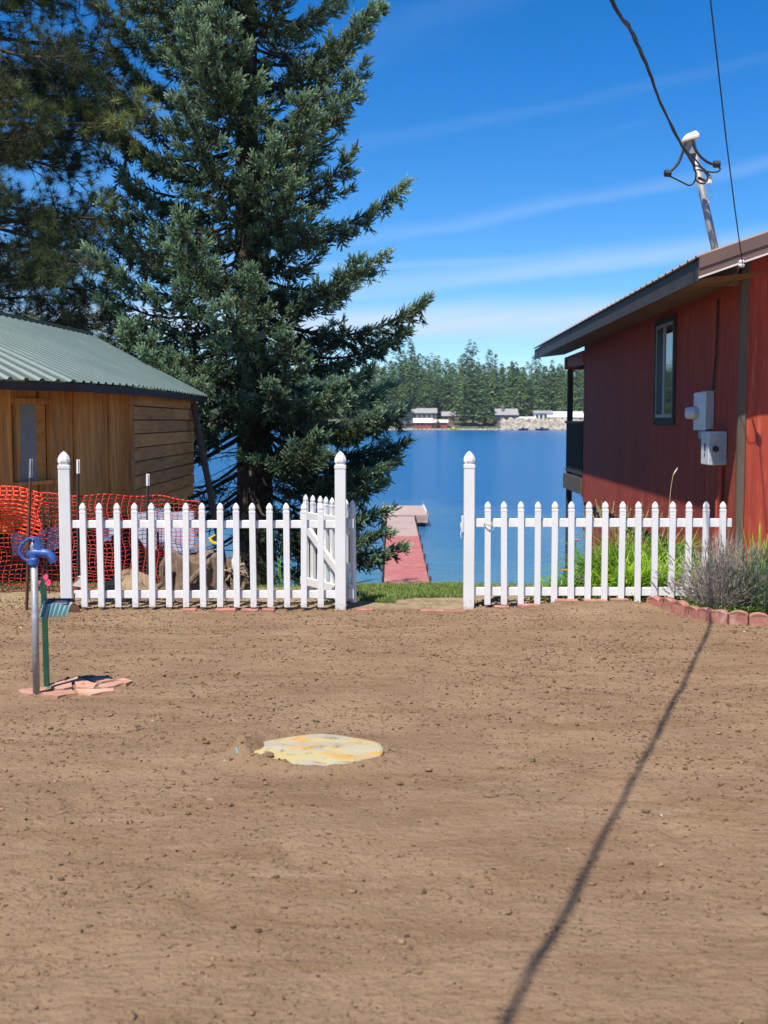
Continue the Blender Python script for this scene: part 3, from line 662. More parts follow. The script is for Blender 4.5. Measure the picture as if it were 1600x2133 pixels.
    for j in range(9):
        z0,z1=zs[j],zs[j+1]
        y=14.72; first=True
        while y<19.5:
            ln=.42 if first else random.uniform(1.2,2.6); y1=min(y+ln,19.55)
            pr=random.uniform(0,.025)+(.02 if first else 0)
            bot=z0+ (0 if j else .0)
            MB().box(-3.14,-3.10+pr,y+.005,y1-.005,bot+.006,z1-.006).build('plank',M_cedarh,r,bevel=.006); y=y1; first=False
    MB().box(-3.16,-3.05,14.56,14.70,.46,2.0).build('corner_board',M_cedar,r)
    # end wall facing the lake, floor
    MB().box(-6.8,-3.15,19.5,19.56,.42,2.0).build('end_wall',M_cedarh,r)
    fl=MB(); fl.add([(-3.2,14.7,.42),(-3.2,19.5,.42),(-7,19.5,.42),(-7.5,10.4,.44),(A.x-.1,A.y,.44)],[(0,1,2,3,4)]); fl.build('floor',M_dark,r)
    sh=empty('pale_sheeting',P(100,1130,12.2),'pale blue-white sheeting hanging under the raised shed, seen through the net','sheeting')
    for pl,Yq in (([(21,1112),(40,1108),(58,1120),(57,1158),(26,1158)],12.4),([(80,1102),(128,1094),(126,1142),(98,1150),(84,1140)],12.6),([(159,1104),(168,1104),(167,1132),(160,1132)],12.8),([(198,1084),(250,1076),(252,1118),(240,1114),(200,1124)],12.9),([(286,1068),(326,1064),(326,1146),(310,1150),(288,1120)],13.2),([(330,1068),(404,1064),(405,1140),(372,1150),(345,1134),(332,1142)],13.4)):
        pv=[P(x,y,Yq) for x,y in pl];n=len(pv)
        MB().add(pv+[p+Vector((0,.02,0)) for p in pv],[tuple(range(n-1,-1,-1)),tuple(range(n,2*n))]+[(i,(i+1)%n,(i+1)%n+n,i+n) for i in range(n)]).build('sheet',M_sheet,sh)
    # jacked-up supports and crawl-space wall
    for px,Y in((8,13),(68,13.3),(140,13.7),(183,14.0),(262,14.9)):
        p=P(px,1100,Y); MB().box(p.x-.16,p.x+.12,Y-.1,Y+.2,-1.2,.46).build('support_block',M_dark,r)
    f0=A+Vector((-.1,.15,0)); f1=Vector((-3.0,15.4,0))
    for a,b,z in((f0,Vector((-3.6,14.2,0)),.20),(Vector((-3.6,14.2,0)),Vector((-3.05,16.2,0)),.12)):
        MB().bar(a+Vector((0,0,(z-1.6)/2)),b+Vector((0,0,(z-1.6)/2)),.15,z+1.6).build('crawl_space_wall',M_dark,r)
    # leaning brace
    t=P(403,842,19.3); b0=P(449,1083,18.4); dd=(b0-t); b1=t+dd*1.75
    o=MB().tube([t,b1],.055,8).build('brace_pole',M_soffit); tag(o,'long rusty brown pole leaning against the far corner of the wooden shed','pole')
    return r
shed()
# ---------------------------------------------------------------- orange safety net and steel posts
def net():
    def topz(x): return float(np.interp(x,[-5.2,-3.8,-3.35,-3.05,-2.75,-2.4,-2.0,-1.6],[1.05,1.02,1.02,.95,.94,.93,.88,.80]))
    def yy(x,v): return 11.25+.35*max(0,min(1,(x+2.6)/.4))+.10*math.sin(x*3.1+v*2)+.05*math.sin(x*9+v*5)+.03*math.sin(v*11+x*4)
    X0,X1=-5.2,-1.78; nc=int((X1-X0)/.048); nr=27
    P_=lambda i,j:(lambda x,v:Vector((x+.012*math.sin(j*.8+i*.2)+.10*(1-v)*math.sin(x*2),yy(x,v),topz(x)*v-.02+.012*math.sin(i*.7+j)+(-.008*math.sin(i*.35)*v))))(X0+(X1-X0)*i/nc,j/nr)
    V=[];Fs=[]
    def quad(a,b,w,dirv):
        k=len(V); V.extend([a-dirv*w,b-dirv*w,b+dirv*w,a+dirv*w]); Fs.append((k,k+1,k+2,k+3))
    grid=[[P_(i,j) for j in range(nr+1)] for i in range(nc+1)]
    up=Vector((0,0,1)); sx=Vector((1,0,0))
    for i in range(nc+1):
        for j in range(nr+1):
            if i<nc: quad(grid[i][j],grid[i+1][j],.0036 if j not in(0,nr) else .008,up)
            if j<nr: quad(grid[i][j]+Vector((0,.0015,0)),grid[i][j+1]+Vector((0,.0015,0)),.0030,sx)
    e=empty('safety_net',(-3.5,11.2,0),'sagging orange plastic mesh barrier strung in front of the wooden shed','safety net')
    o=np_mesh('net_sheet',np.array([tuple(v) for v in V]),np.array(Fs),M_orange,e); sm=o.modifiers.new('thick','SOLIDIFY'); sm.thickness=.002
    V=[];Fs=[]
    # folded-over slack at the left: second hanging layer
    def P2(i,j): 
        x=-4.6+i*.06; v=j/11; return Vector((x+.02*math.sin(j),11.02+.05*math.sin(x*6+v*4)-.10*math.sin(v*3.1),topz(x)-.02-.42*v+.02*math.sin(x*5)))
    g2=[[P2(i,j) for j in range(12)] for i in range(25)]
    for i in range(25):
        for j in range(12):
            if i<24: quad(g2[i][j],g2[i+1][j],.009,up)
            if j<11: quad(g2[i][j]+Vector((0,.0015,0)),g2[i][j+1]+Vector((0,.0015,0)),.006,sx)
    o=np_mesh('folded_sheet',np.array([tuple(v) for v in V]),np.array(Fs),M_orange_sunlit,e); sm=o.modifiers.new('thick','SOLIDIFY'); sm.thickness=.002
    for px,yt,yb,Y,lab,rust,tip in ((65,956,1272,10.25,'tall thin rusty steel post beside the blue tap, standing before the orange net',1,.16),(163,957,1240,11.12,'dark steel post with white tip just right of the left fence post',0,.13),(308,987,1240,11.12,'dark steel post with white tip behind the fifth picket from the left',0,.11)):
        t=P(px,yt,Y); t2=P(px-(10 if rust else 0),yb,Y); bz=th(t2.x,Y)-.05; b_=Vector((t2.x,Y,bz))
        e=empty('steel_post',b_,lab,'post','steel posts holding the orange net')
        f=(t.z-tip-bz)/(t.z-bz); mid=b_.lerp(t,f)
        MB().bar(b_,mid,.028,.006,up=(0,1,0)).bar(b_,mid,.006,.03,up=(0,1,0)).build('shaft',M_rust if rust else M_tpost,e)
        MB().bar(mid,t,.03,.008,up=(0,1,0)).bar(mid,t,.008,.034,up=(0,1,0)).build('painted_tip',M_white if not rust else M_galv,e)
    for (xa,ya,xb,yb,lab) in ((106,1040,84,1225,'thin dark rod leaning left behind the blue tap'),(85,1020,103,1215,'thin dark rod leaning right behind the green post')):
        a=P(xa,ya,11.2);b=P(xb,yb,11.15); b.z=th(b.x,b.y)-.03
        tag(MB().tube([b,a],.007,6).build('thin_rod',M_tpost),lab,'rod')
net()
# ---------------------------------------------------------------- water tap (yard hydrant), green post
def hydrant():
    b=G(76,1443); Y=b.y; e=empty('yard_tap',b,'blue cast frost-free yard tap on a grey steel standpipe','water tap')
    s=.00289 # metres per photo pixel at this depth
    def q(x,y,dy=0): v=P(x,y,Y+.02); return v+Vector((0,dy,0))
    MB().tube([b-Vector((0,0,.05)),q(71,1172)],.0205,16).build('standpipe',M_galv,e,smooth=True)
    MB().tube([q(70,1176),q(70,1172),q(70,1164),q(70,1162),q(69,1152)],[.03,.031,.031,.026,.027],16).build('collar',M_blue,e)
    def cr(pts,n=5):
        pv=[Vector(p) for p in pts];o=[]
        for i in range(len(pv)-1):
            p0=pv[max(i-1,0)];p1=pv[i];p2=pv[i+1];p3=pv[min(i+2,len(pv)-1)]
            for k in range(n):
                t=k/n;o.append(.5*((2*p1)+(p2-p0)*t+(2*p0-5*p1+4*p2-p3)*t*t+(3*p1-p0-3*p2+p3)*t**3))
        o.append(pv[-1]);return o
    sp=cr([q(64,1158),q(67,1152),q(80,1151),q(98,1153),q(108,1160),q(112,1168)])
    MB().tube(sp,[.022+.004*math.sin(i/len(sp)*3) for i in range(len(sp))],14).build('spout',M_blue,e,smooth=True)
    MB().tube([q(107.5,1163),q(113,1171)],[.026,.024],14).build('spout_nozzle',M_blue,e)
    h=cr([q(71,1121),q(62,1122),q(48,1131),q(42,1143),q(43,1155),q(50,1164),q(58,1168),q(64,1168)])
    MB().tube(h,.009,10).build('handle',M_blue,e,smooth=True)
    hb=MB()
    for dy in(-.017,.017):
        pts=[q(66,1119,dy),q(72,1117.5,dy),q(79,1121,dy),q(82,1133,dy),q(92,1150,dy),q(84,1152,dy),q(75,1142,dy),q(69,1128,dy)]
        n=len(pts); hb.add([p+Vector((0,-.004,0)) for p in pts]+[p+Vector((0,.004,0)) for p in pts],[tuple(range(n-1,-1,-1)),tuple(range(n,2*n))]+[(i,(i+1)%n,(i+1)%n+n,i+n) for i in range(n)])
    hb.build('lever_bracket',M_blue,e,bevel=.002)
    MB().tube([q(69,1152),q(69,1146),q(68,1138),q(70,1128)],[.016,.013,.017,.008],12).build('plunger_rod',M_galv,e,smooth=True)
    MB().tube([q(71,1122,-.03),q(71,1122,.03)],.006,8).build('pivot_bolt',M_galv,e)
    # green post and hose hanger
    b=G(97,1429); t=P(89.5,1202,b.y+.02); e=empty('green_post',b,'green steel garden post with pink ribbon and a teal hose hanger, right of the tap','post')
    MB().bar(b-Vector((0,0,.08)),t,.030,.006,up=(0,1,0)).bar(b-Vector((.012,-.012,.08)),t+Vector((-.012,.012,-.01)),.005,.024,up=(0,1,0)).bar(b-Vector((-.012,-.012,.08)),t+Vector((.012,.012,-.01)),.005,.024,up=(0,1,0)).build('shaft',M_green,e)
    for dx,dz,w in((.018,.0,.02),(.032,-.035,.022),(-.02,-.03,.012)):
        c=t+Vector((dx,-.012,dz)); v=[c+Vector((w*.8*math.cos(a)*(1+.3*math.sin(3*a)),.004*math.sin(2*a),w*math.sin(a))) for a in np.linspace(0,2*math.pi,9)[:-1]]
        n=8; MB().add(v+[p+Vector((0,.006,0)) for p in v],[tuple(range(n-1,-1,-1)),tuple(range(n,2*n))]+[(i,(i+1)%n,(i+1)%n+n,i+n) for i in range(n)]).build('ribbon',M_pink,e)
    Yh=b.y
    # hood: arched saddle running right, fluted skirt
    hc=P(96,1262,Yh); A0=MB(); rows=[]
    for i in range(9):
        t_=i/8; x=hc.x-.005+t_*.165; rows.append([(x, Yh+.075*math.cos(a), hc.z+.028-.02*(1-t_)-.012*t_+.034*math.sin(a)*(1.1-.25*t_)) for a in np.linspace(math.pi*.98,.02*math.pi,9)])
    n=9;vs=[p for rw in rows for p in rw]; A0.add(vs,[(i*n+j,(i+1)*n+j,(i+1)*n+j+1,i*n+j+1) for i in range(8) for j in range(n-1)])
    o=A0.build('hanger_saddle',M_navy,e,smooth=True); o.modifiers.new('t','SOLIDIFY').thickness=.006
    sk=MB();m_=26;vs=[]
    for i in range(m_):
        t_=i/(m_-1); x=hc.x+.0+t_*.165; fl=.007*math.cos(i*1.57); yv=Yh-.078+fl
        vs+= [(x,yv,hc.z+.02-.012*t_+.012*math.sin(t_*3)),(x-.02+.0*t_,yv-.02,hc.z-.058+.012*t_-.008*math.cos(i*1.57))]
    sk.add(vs,[(2*i,2*i+1,2*i+3,2*i+2) for i in range(m_-1)])
    o=sk.build('hanger_skirt',M_teal,e); o.modifiers.new('t','SOLIDIFY').thickness=.004
    # stone patch round the tap
    e=empty('flagstone_patch',(-1.93,7.27,0),'patch of broken terracotta flagstones laid around the foot of the tap','paving')
    polys=[[(35,1437),(75,1424),(100,1430),(96,1442),(60,1446)],[(103,1432),(120,1420),(150,1422),(152,1434),(118,1440)],[(84,1446),(98,1443),(150,1437),(160,1445),(120,1452),(90,1450)],[(124,1418),(160,1411),(178,1417),(152,1420)],
      [(155,1422),(180,1418),(205,1424),(196,1434),(158,1433)],[(155,1436),(200,1436),(238,1431),(240,1438),(190,1448),(162,1446)],[(182,1415),(215,1409),(240,1416),(212,1422)],[(208,1425),(243,1418),(262,1421),(240,1429),(205,1432)],[(243,1415),(258,1413),(277,1420),(262,1426),(250,1420)]]
    for pl in polys:
        g=[G(x,y) for x,y in pl]; c=sum(g,Vector())/len(g); g=[c+(p-c)*.965 for p in g]; 
        # subdivide edges with jitter
        gg=[]
        for i,p in enumerate(g):
            q_=g[(i+1)%len(g)]; gg.append(p); gg.append(p.lerp(q_,.5)+Vector((random.uniform(-.012,.012),random.uniform(-.02,.02),0)))
        n=len(gg);h=random.uniform(.004,.014); tl=Vector((random.uniform(-.03,.03),random.uniform(-.03,.03)))
        base=max(th(c.x,c.y),-.01)
        zt=lambda p: base+h+(p.x-c.x)*tl.x+(p.y-c.y)*tl.y
        MB().add([Vector((p.x,p.y,base-.04)) for p in gg]+[Vector((p.x,p.y,zt(p))) for p in gg],[tuple(range(n-1,-1,-1)),tuple(range(n,2*n))]+[(i,(i+1)%n,(i+1)%n+n,i+n) for i in range(n)]).build('flagstone',M_stone,e)
hydrant()
def lid():
    m,N,L,B=newmat('stained_lid'); B.inputs['Roughness'].default_value=.7
    tc=N.new('ShaderNodeTexCoord')
    def nz(s,st=(1,1,1),w=0):
        mp=N.new('ShaderNodeMapping'); mp.inputs['Scale'].default_value=st; mp.inputs['Location'].default_value=(w,w,0); L.new(tc.outputs['Object'],mp.inputs[0]); n=N.new('ShaderNodeTexNoise'); n.inputs['Scale'].default_value=s; n.inputs['Detail'].default_value=6; n.inputs['Roughness'].default_value=.65; n.inputs['Distortion'].default_value=.6; L.new(mp.outputs[0],n.inputs['Vector']); return n.outputs[0]
    def mix(f,a,b,lo,hi):
        r=N.new('ShaderNodeMapRange'); L.new(f,r.inputs[0]); r.inputs[1].default_value=lo; r.inputs[2].default_value=hi; x=N.new('ShaderNodeMix'); x.data_type='RGBA'; L.new(r.outputs[0],x.inputs[0])
        for i,v in((6,a),(7,b)):
            if isinstance(v,tuple): x.inputs[i].default_value=(*v,1)
            else: L.new(v,x.inputs[i])
        return x.outputs[2]
    c=mix(nz(5),(.47,.38,.17),(.40,.38,.26),.45,.6); c=mix(nz(4,(1,1.6,1),3),c,(.52,.30,.07),.50,.60); c=mix(nz(3,(1,1.5,1),8),c,(.36,.32,.26),.50,.56); c=mix(nz(13,w=5),c,(.25,.16,.09),.56,.66)
    L.new(c,B.inputs['Base Color'])
    b=MB();n=48;ctr=Vector((LIDC[0],LIDC[1],0)); rings=[]
    for rf,z in((1.0,-.03),(1.0,.010),(.985,.016),(.93,.018),(.5,.020),(.1,.021)):
        rings.append([ctr+Vector((.325*rf*math.cos(a)*(1+.02*math.sin(3*a)),.30*rf*math.sin(a),z+.004*math.sin(a*5)*rf)) for a in np.linspace(0,2*math.pi,n,endpoint=False)])
    b.rings(rings); e=b.build('tank_lid',m,smooth=True); tag(e,'round yellow and grey stained tank lid half buried in the dirt','lid')
    # torn plastic scrap at left of the lid
    c0=G(498,1592); b=MB(); vs=[c0+Vector(v) for v in((0,0,-.01),(-.018,.03,.07),(-.012,.03,.075),(.008,.0,.03),(.03,-.01,.018),(.035,-.02,.0))]
    b.add(vs,[(0,1,2,3),(0,3,4,5)]); o=b.build('plastic_scrap',M_teal); o.modifiers.new('t','SOLIDIFY').thickness=.003; tag(o,'small pale green plastic scrap sticking up left of the tank lid','scrap')
lid()
# ---------------------------------------------------------------- soil clods, pebbles
def ico():
    t=(1+5**.5)/2; v=np.array([(-1,t,0),(1,t,0),(-1,-t,0),(1,-t,0),(0,-1,t),(0,1,t),(0,-1,-t),(0,1,-t),(t,0,-1),(t,0,1),(-t,0,-1),(-t,0,1)],float); v/=np.linalg.norm(v[0])
    f=np.array([(0,11,5),(0,5,1),(0,1,7),(0,7,10),(0,10,11),(1,5,9),(5,11,4),(11,10,2),(10,7,6),(7,1,8),(3,9,4),(3,4,2),(3,2,6),(3,6,8),(3,8,9),(4,9,5),(2,4,11),(6,2,10),(8,6,7),(9,8,1)]); return v,f
IV,IF=ico()
OV=np.array([(1,0,0),(-1,0,0),(0,1,0),(0,-1,0),(0,0,1),(0,0,-1)],float);OF=np.array([(0,2,4),(2,1,4),(1,3,4),(3,0,4)])
def crumbs():
    n=46000; Y=2.7+7.6*rng.random(n)**.8; X=(rng.random(n)*2-1)*(.37*Y+.2); k=(vn(X*2.3,Y*2.7,43)*.5+vn(X*7,Y*8,44)*.5)>(.15+.5*rng.random(n)); k&=(np.hypot(X-LIDC[0],Y-LIDC[1])>.34); X=X[k];Y=Y[k];n=len(X)
    s=np.clip(.0034*np.exp(rng.normal(size=n)*.5)*(.6+.09*Y),.001,.011); tv=OV*(1+rng.normal(size=(6,1))*.3)*[1.3,1,.8]
    v,f,t=stamp(tv,OF,np.stack([X,Y,terrain(X,Y)+s*.25],1),basis(np.stack([rng.normal(size=n),rng.normal(size=n),rng.normal(size=n)*.15],1),up=(0,0,1)),s,np.clip(rng.normal(.25,.3,n),0,.96))
    tag(np_mesh('soil_crumbs',v,f,M_clod,shade=t),'fine crumbs of soil covering the raked dirt','soil',kind='stuff')
crumbs()
def clods():
    n=13000; Y=2.7+ (10.2-2.7)*rng.random(n)**.85; X=(rng.random(n)*2-1)*(.37*Y+.2)
    keep=(vn(X*1.3,Y*1.7,41)*.6+vn(X*4,Y*4.5,42)*.4)>(.34+.3*rng.random(n)); keep&=(np.hypot(X-LIDC[0],Y-LIDC[1])>.35)|(rng.random(n)<.04)
    X=X[keep];Y=Y[keep];n=len(X)
    s=np.clip(.0033*np.exp(rng.normal(size=n)*.55)*(0.75+.06*Y),.0015,.0125)
    Vs=[];Fs=[];T=[];off=0
    tone=np.clip(rng.normal(.55,.28,n),0,.93); peb=rng.random(n)<.007; tone[peb]=1; s[peb]*=.8
    for k in range(4):
        m=np.arange(n)%4==k; tv=IV*(1+rng.normal(size=(12,1))*.34)*np.array([1.35,.9,.62])
        pos=np.stack([X[m],Y[m],terrain(X[m],Y[m])+s[m]*.3],1); R=basis(np.stack([rng.normal(size=m.sum()),rng.normal(size=m.sum()),rng.normal(size=m.sum())*.3],1),up=(0,0,1))
        v,f,t=stamp(tv,IF,pos,R,s[m],tone[m]); Vs.append(v);Fs.append(f+off);T.append(t);off+=len(v)
    o=np_mesh('soil_clods',np.concatenate(Vs),np.concatenate(Fs),M_clod,shade=np.concatenate(T)); tag(o,'small dry clods and crumbs of soil scattered over the raked dirt','soil',kind='stuff')
    # a few larger clods one can point at
    for px,py,sz,lab in ((1022,1664,.022,'large dark clod right of the tank lid on open dirt'),(560,1585,.022,'rounded clod against the front left of the tank lid'),(770,1582,.02,'dark clod lying by the right front edge of the tank lid'),):
        g=G(px,py); g.z=th(g.x,g.y)+sz*.3; b=MB(); b.add([(g.x+v[0]*sz*1.6*(1+random.uniform(-.2,.2)),g.y+v[1]*sz*(1+random.uniform(-.2,.2)),g.z+v[2]*sz*.7) for v in IV],[tuple(f) for f in IF]); o=b.build('soil_clod',M_clod2); tag(o,lab,'clod')
M_clod2=pmat('moist_clod',(.15,.09,.055),(.20,.125,.075),scale=30,rough=.95,bump=.004,bscale=60)
clods()
# ---------------------------------------------------------------- brick edgings
def edging():
    e=empty('scalloped_edging',G(1450,1285),'curved row of scalloped red concrete edging blocks in front of the lavender','garden edging')
    path=[G(1352,1268),G(1385,1274),G(1420,1281),G(1460,1289),G(1497,1297),G(1545,1301),G(1600,1303),G(1660,1303),G(1720,1303)]
    ls=[0]
    for i in range(len(path)-1): ls.append(ls[-1]+(path[i+1]-path[i]).length)
    tot=ls[-1]; k=int(tot/.145)
    def at(s):
        for i in range(len(path)-1):
            if s<=ls[i+1] or i==len(path)-2: return path[i].lerp(path[i+1],(s-ls[i])/(ls[i+1]-ls[i]))
    for j in range(k):
        a=at(j*tot/k);b=at((j+1)*tot/k); d=(b-a).normalized(); n=Vector((d.y,-d.x,0)); L=(b-a).length-.004; c=(a+b)/2
        h=.106+random.uniform(-.008,.008)+(.02 if j<3 else 0); base=-.06
        prof=[(-L/2,base),(-L/2,h*.72)]+[(L/2*math.sin(t),h*.72+h*.28*math.cos(t)) for t in np.linspace(-1.3,1.3,7)]+[(L/2,h*.72),(L/2,base)]
        m=len(prof); tl=random.uniform(-.004,.004)
        fr=[c+d*x+n*(.034+.014*math.cos(x/L*3.0)+tl)+Vector((0,0,z)) for x,z in prof]; bk=[c+d*x-n*.03+Vector((0,0,z)) for x,z in prof]
        MB().add(fr+bk,[tuple(range(m)),tuple(range(2*m-1,m-1,-1))]+[(i+m,(i+1)%m+m,(i+1)%m,i) for i in range(m)]).build('edging_block',M_brick,e,bevel=.006)
    e=empty('flat_brick_edging',(0,10.3,0),'flush broken terracotta bricks sunk in the soil along the fence line','garden edging')
    for px,w in ((395,.12),(470,.18),(520,.15),(560,.10),(760,.15),(900,.2),(945,.19),(1045,.13),(1100,.18),(1180,.2),(1240,.2),(1290,.16)):
        y=10.24 if px<960 else 10.33; x=P(px,1268,y).x; z=th(x,y)
        c=math.cos(.03);MB().box(x-w/2,x+w/2,y-.045,y+.05,z-.05,z+.014+random.uniform(0,.008)).build('brick',M_brick,e,bevel=.005)
edging()
# ---------------------------------------------------------------- dock
def dock():
    e=empty('dock',(0.6,31,-2.73),'long narrow red painted dock reaching out over the lake to a wide end platform','dock')
    zt=-2.73; ys=[30.0,33.1,36.1,38.8,42.0,45.3,48.4,51.5,54.55]
    for i in range(8):
        y0,y1=ys[i],ys[i+1]-.05
        def xl(y): return np.interp(y,[31,54.6],[0.0,.15])
        b=MB(); pm=M_dockred if i<5 else M_dockgrey
        sec=[]
        n=int((y1-y0)/.145)
        for k in range(n):
            a=y0+k*(y1-y0)/n; c=a+(y1-y0)/n-.012; x0=float(xl(a))+random.uniform(-.008,.008); b.box(x0,x0+1.22,a,c,zt-.035,zt+random.uniform(-.003,.003))
        o=b.build('deck_section',pm,e)
        MB().box(float(xl(y0))+.0,float(xl(y0))+.05,y0,y1,zt-.2,zt-.037).build('side_beam',M_dark,e); MB().box(float(xl(y0))+1.17,float(xl(y0))+1.22,y0,y1,zt-.2,zt-.037).build('side_beam',M_dark,e)
        MB().box(float(xl(y0))-.03,float(xl(y0))+1.25,y1+.003,y1+.045,zt-.02,zt+.012).build('joint_strip',M_dockgrey,e)
        for sx in(-.05,1.27): MB().tube([(float(xl(y1))+sx,y1,-4.6),(float(xl(y1))+sx,y1,zt+.06)],.03,7).build('pile',M_tpost if sx<0 else M_rust,e)
    MB().box(-.1,2.0,54.62,60.8,zt+.01,zt+.07).build('platform_deck',M_dockgrey,e); MB().box(-.1,2.0,54.60,54.66,zt-.28,zt+.008).build('platform_front',M_dockgrey,e)
    MB().box(1.94,2.0,54.67,60.8,zt-.28,zt+.008).build('platform_side',M_drip,e); MB().box(-.0,1.9,54.75,60.7,-3.5,zt-.28).build('float',M_dark,e)
    MB().box(1.95,2.03,54.7,60.8,zt+.072,zt+.13).build('edge_rail',M_drip,e)
    for x,y in((1.98,54.72),(1.98,60.7),(-.05,60.7)): MB().tube([(x,y,-4.6),(x,y,zt+.3)],.035,7).build('pile',M_galv,e)
    o=MB().add([(-2.1,56,-3.25),(-.95,56,-3.25),(-.95,59,-3.25),(-2.1,59,-3.25),(-2.0,56.1,-2.95),(-1.05,56.1,-2.95),(-1.05,58.9,-2.95),(-2.0,58.9,-2.95)],[(0,1,5,4),(1,2,6,5),(2,3,7,6),(3,0,4,7),(4,5,6,7)]).build('swim_float',pmat('tan_float',(.45,.42,.30),(.32,.3,.22),scale=3),bevel=.05)
    tag(o,'low tan swim float moored left of the dock platform','float')
dock()
# path light on the lip
lp=P(911,1219,11.66)
e=empty('path_light',Vector((lp.x,lp.y,th(lp.x,lp.y))),'small black-capped path light on the grass right of the dock','garden light')
MB().tube([(lp.x,lp.y,e.location.z-.03),(lp.x,lp.y,lp.z-.01)],.014,8).build('stem',M_galv,e)
MB().tube([(lp.x,lp.y,lp.z-.012),(lp.x,lp.y,lp.z-.006),(lp.x,lp.y,lp.z+.008),(lp.x,lp.y,lp.z+.014)],[.026,.032,.02,.006],12).build('cap',M_black,e)
# ---------------------------------------------------------------- stump, roots, dirt pile, saw
def blob(name,c,rx,ry,rz,mat,label,cat,amp=.3,fr=4.,seed=0,n=40,m=18,parent=None,top=1.0):
    V=[];Fq=[]
    for j in range(m+1):
        ph=math.pi/2*(j/m)*top*1.0 if top<=1 else math.pi*(j/m)-math.pi/2
        for i in range(n):
            a=2*math.pi*i/n; x=math.cos(a)*math.cos(ph);y=math.sin(a)*math.cos(ph);z=math.sin(ph)
            nn=1+amp*(float(vn(np.array([math.cos(a)*fr+7+seed]),np.array([z*fr+math.sin(a)*fr+9]),seed)[0])-.5)*2+amp*.5*(float(vn(np.array([math.cos(a)*fr*2.7+7]),np.array([z*fr*2.7+math.sin(a)*fr*2.7+9]),seed+3)[0])-.5)
            V.append((c[0]+x*rx*nn,c[1]+y*ry*nn,c[2]+z*rz*nn))
    for j in range(m):
        for i in range(n): Fq.append((j*n+i,j*n+(i+1)%n,(j+1)*n+(i+1)%n,(j+1)*n+i))
    o=np_mesh(name,np.array(V),np.array(Fq),mat,parent,smooth=False)
    if label: tag(o,label,cat)
    return o
def yard_bits():
    g=P(272,1228,10.95); z=th(g.x,g.y)
    o=blob('soil_pile',(g.x,g.y,z-.05),.30,.25,.26,M_soilpile,'small heap of loose tan soil behind the left pickets','soil pile',.22,5,3,56,20)
    # stump
    Y=11.0; c=P(400,1232,Y); c.z=th(c.x,Y)
    e=empty('tree_stump',c,'old hollow tree stump with spread roots, behind the fence below the handsaw','stump')
    V=[];Fq=[];n=72;rows=16
    hts=[]
    for j in range(rows+1):
        t=j/rows
        for i in range(n):
            a=2*math.pi*i/n
            flare=1+.55*(1-t)**3*(1+.8*max(0,math.sin(a*4+1))**2)
            rad=.225*flare*(1+.16*math.sin(a*7+2)*(.5+.5*(1-t))+.06*math.sin(a*13+t*5))+.03*(float(vn(np.array([a*5.]),np.array([t*6]),77)[0])-.5)
            top=.385+.05*math.sin(a*2+.4)+.05*(float(vn(np.array([a*4.]),np.array([0.5]),78)[0])-.5)
            V.append((c.x+rad*math.cos(a),Y+rad*.8*math.sin(a),c.z-.08+t*(top+.08)))
    # inner bowl
    for rr_,dz in((.8,-.02),(.62,-.12),(.3,-.2)):
        for i in range(n):
            a=2*math.pi*i/n; k=V[rows*n+i]; V.append((c.x+(k[0]-c.x)*rr_,Y+(k[1]-Y)*rr_,k[2]+dz))
    for j in range(rows+3):
        for i in range(n): Fq.append((j*n+i,j*n+(i+1)%n,(j+1)*n+(i+1)%n,(j+1)*n+i))
    np_mesh('trunk_stub',np.array(V),np.array(Fq),M_stump,e)
    for pts,r0 in (([(430,1180),(412,1195),(396,1212),(384,1226)],.035),([(350,1165),(340,1180),(338,1200),(345,1220)],.045),([(352,1190),(345,1210),(328,1224)],.03),([(448,1160),(452,1190),(448,1222)],.04)):
        pv=[P(x,y,Y-.22) for x,y in pts]; MB().tube(pv,[r0*(1-.15*i) for i in range(len(pv))],9).build('root',M_stump,e,smooth=False)
    # root clump
    c2=P(492,1230,11.2); e2=empty('root_clump',Vector((c2.x,c2.y,th(c2.x,c2.y))),'knotted clump of pale dug-up roots right of the stump','roots')
    blob('root_ball',(c2.x,c2.y,th(c2.x,11.2)-.02),.12,.12,.30,M_stump,None,None,.5,7,9,40,16,e2)
    for k in range(30):
        a=random.uniform(-2.6,-.5); z=random.uniform(.02,.26); r_=.10+.03*random.random(); p=Vector((c2.x+r_*math.cos(a)*1.1,c2.y+r_*math.sin(a),c2.z+z)); 
        q=p+Vector((random.uniform(-.06,.06),random.uniform(-.03,.02),random.uniform(-.06,.05))); s=q+Vector((random.uniform(-.05,.05),0,random.uniform(-.04,.03)))
        MB().tube([p,q,s],[.013,.011,.006],6).build('root',M_stone2,e2)
    o=MB(); b0=P(488,1166,11.05)
    o.tube([b0+Vector((0,0,-.09)),b0+Vector((0,0,-.085)),b0+Vector((0,0,.0)),b0+Vector((0,0,.02)),b0+Vector((0,0,.045))],[.02,.024,.024,.010,.010],12); o=o.build('plastic_bottle',M_white,smooth=True); tag(o,'small white plastic bottle standing on the root clump','bottle')
    # saw
    h0=P(443,1124,10.98)
    e=empty('hand_saw',h0,'handsaw with bright yellow grip lying on top of the stump','saw')
    g=lambda x,y:P(x,y,10.98)
    def ring(pts,th_,mat,name):
        pv=[g(x,y) for x,y in pts];n=len(pv)
        MB().add(pv+[p+Vector((0,th_,0)) for p in pv],[tuple(range(n-1,-1,-1)),tuple(range(n,2*n))]+[(i,(i+1)%n,(i+1)%n+n,i+n) for i in range(n)]).build(name,mat,e)
    my=pmat('yellow_plastic',(.80,.62,.02),rough=.4)
    ring([(434,1120),(447,1113),(449,1115),(439,1122),(443,1127),(453,1129),(452,1133),(444,1132),(437,1128)],.02,my,'grip')
    ring([(440,1121),(448,1115),(453,1126),(446,1127)],.014,M_black,'grip_inlay')
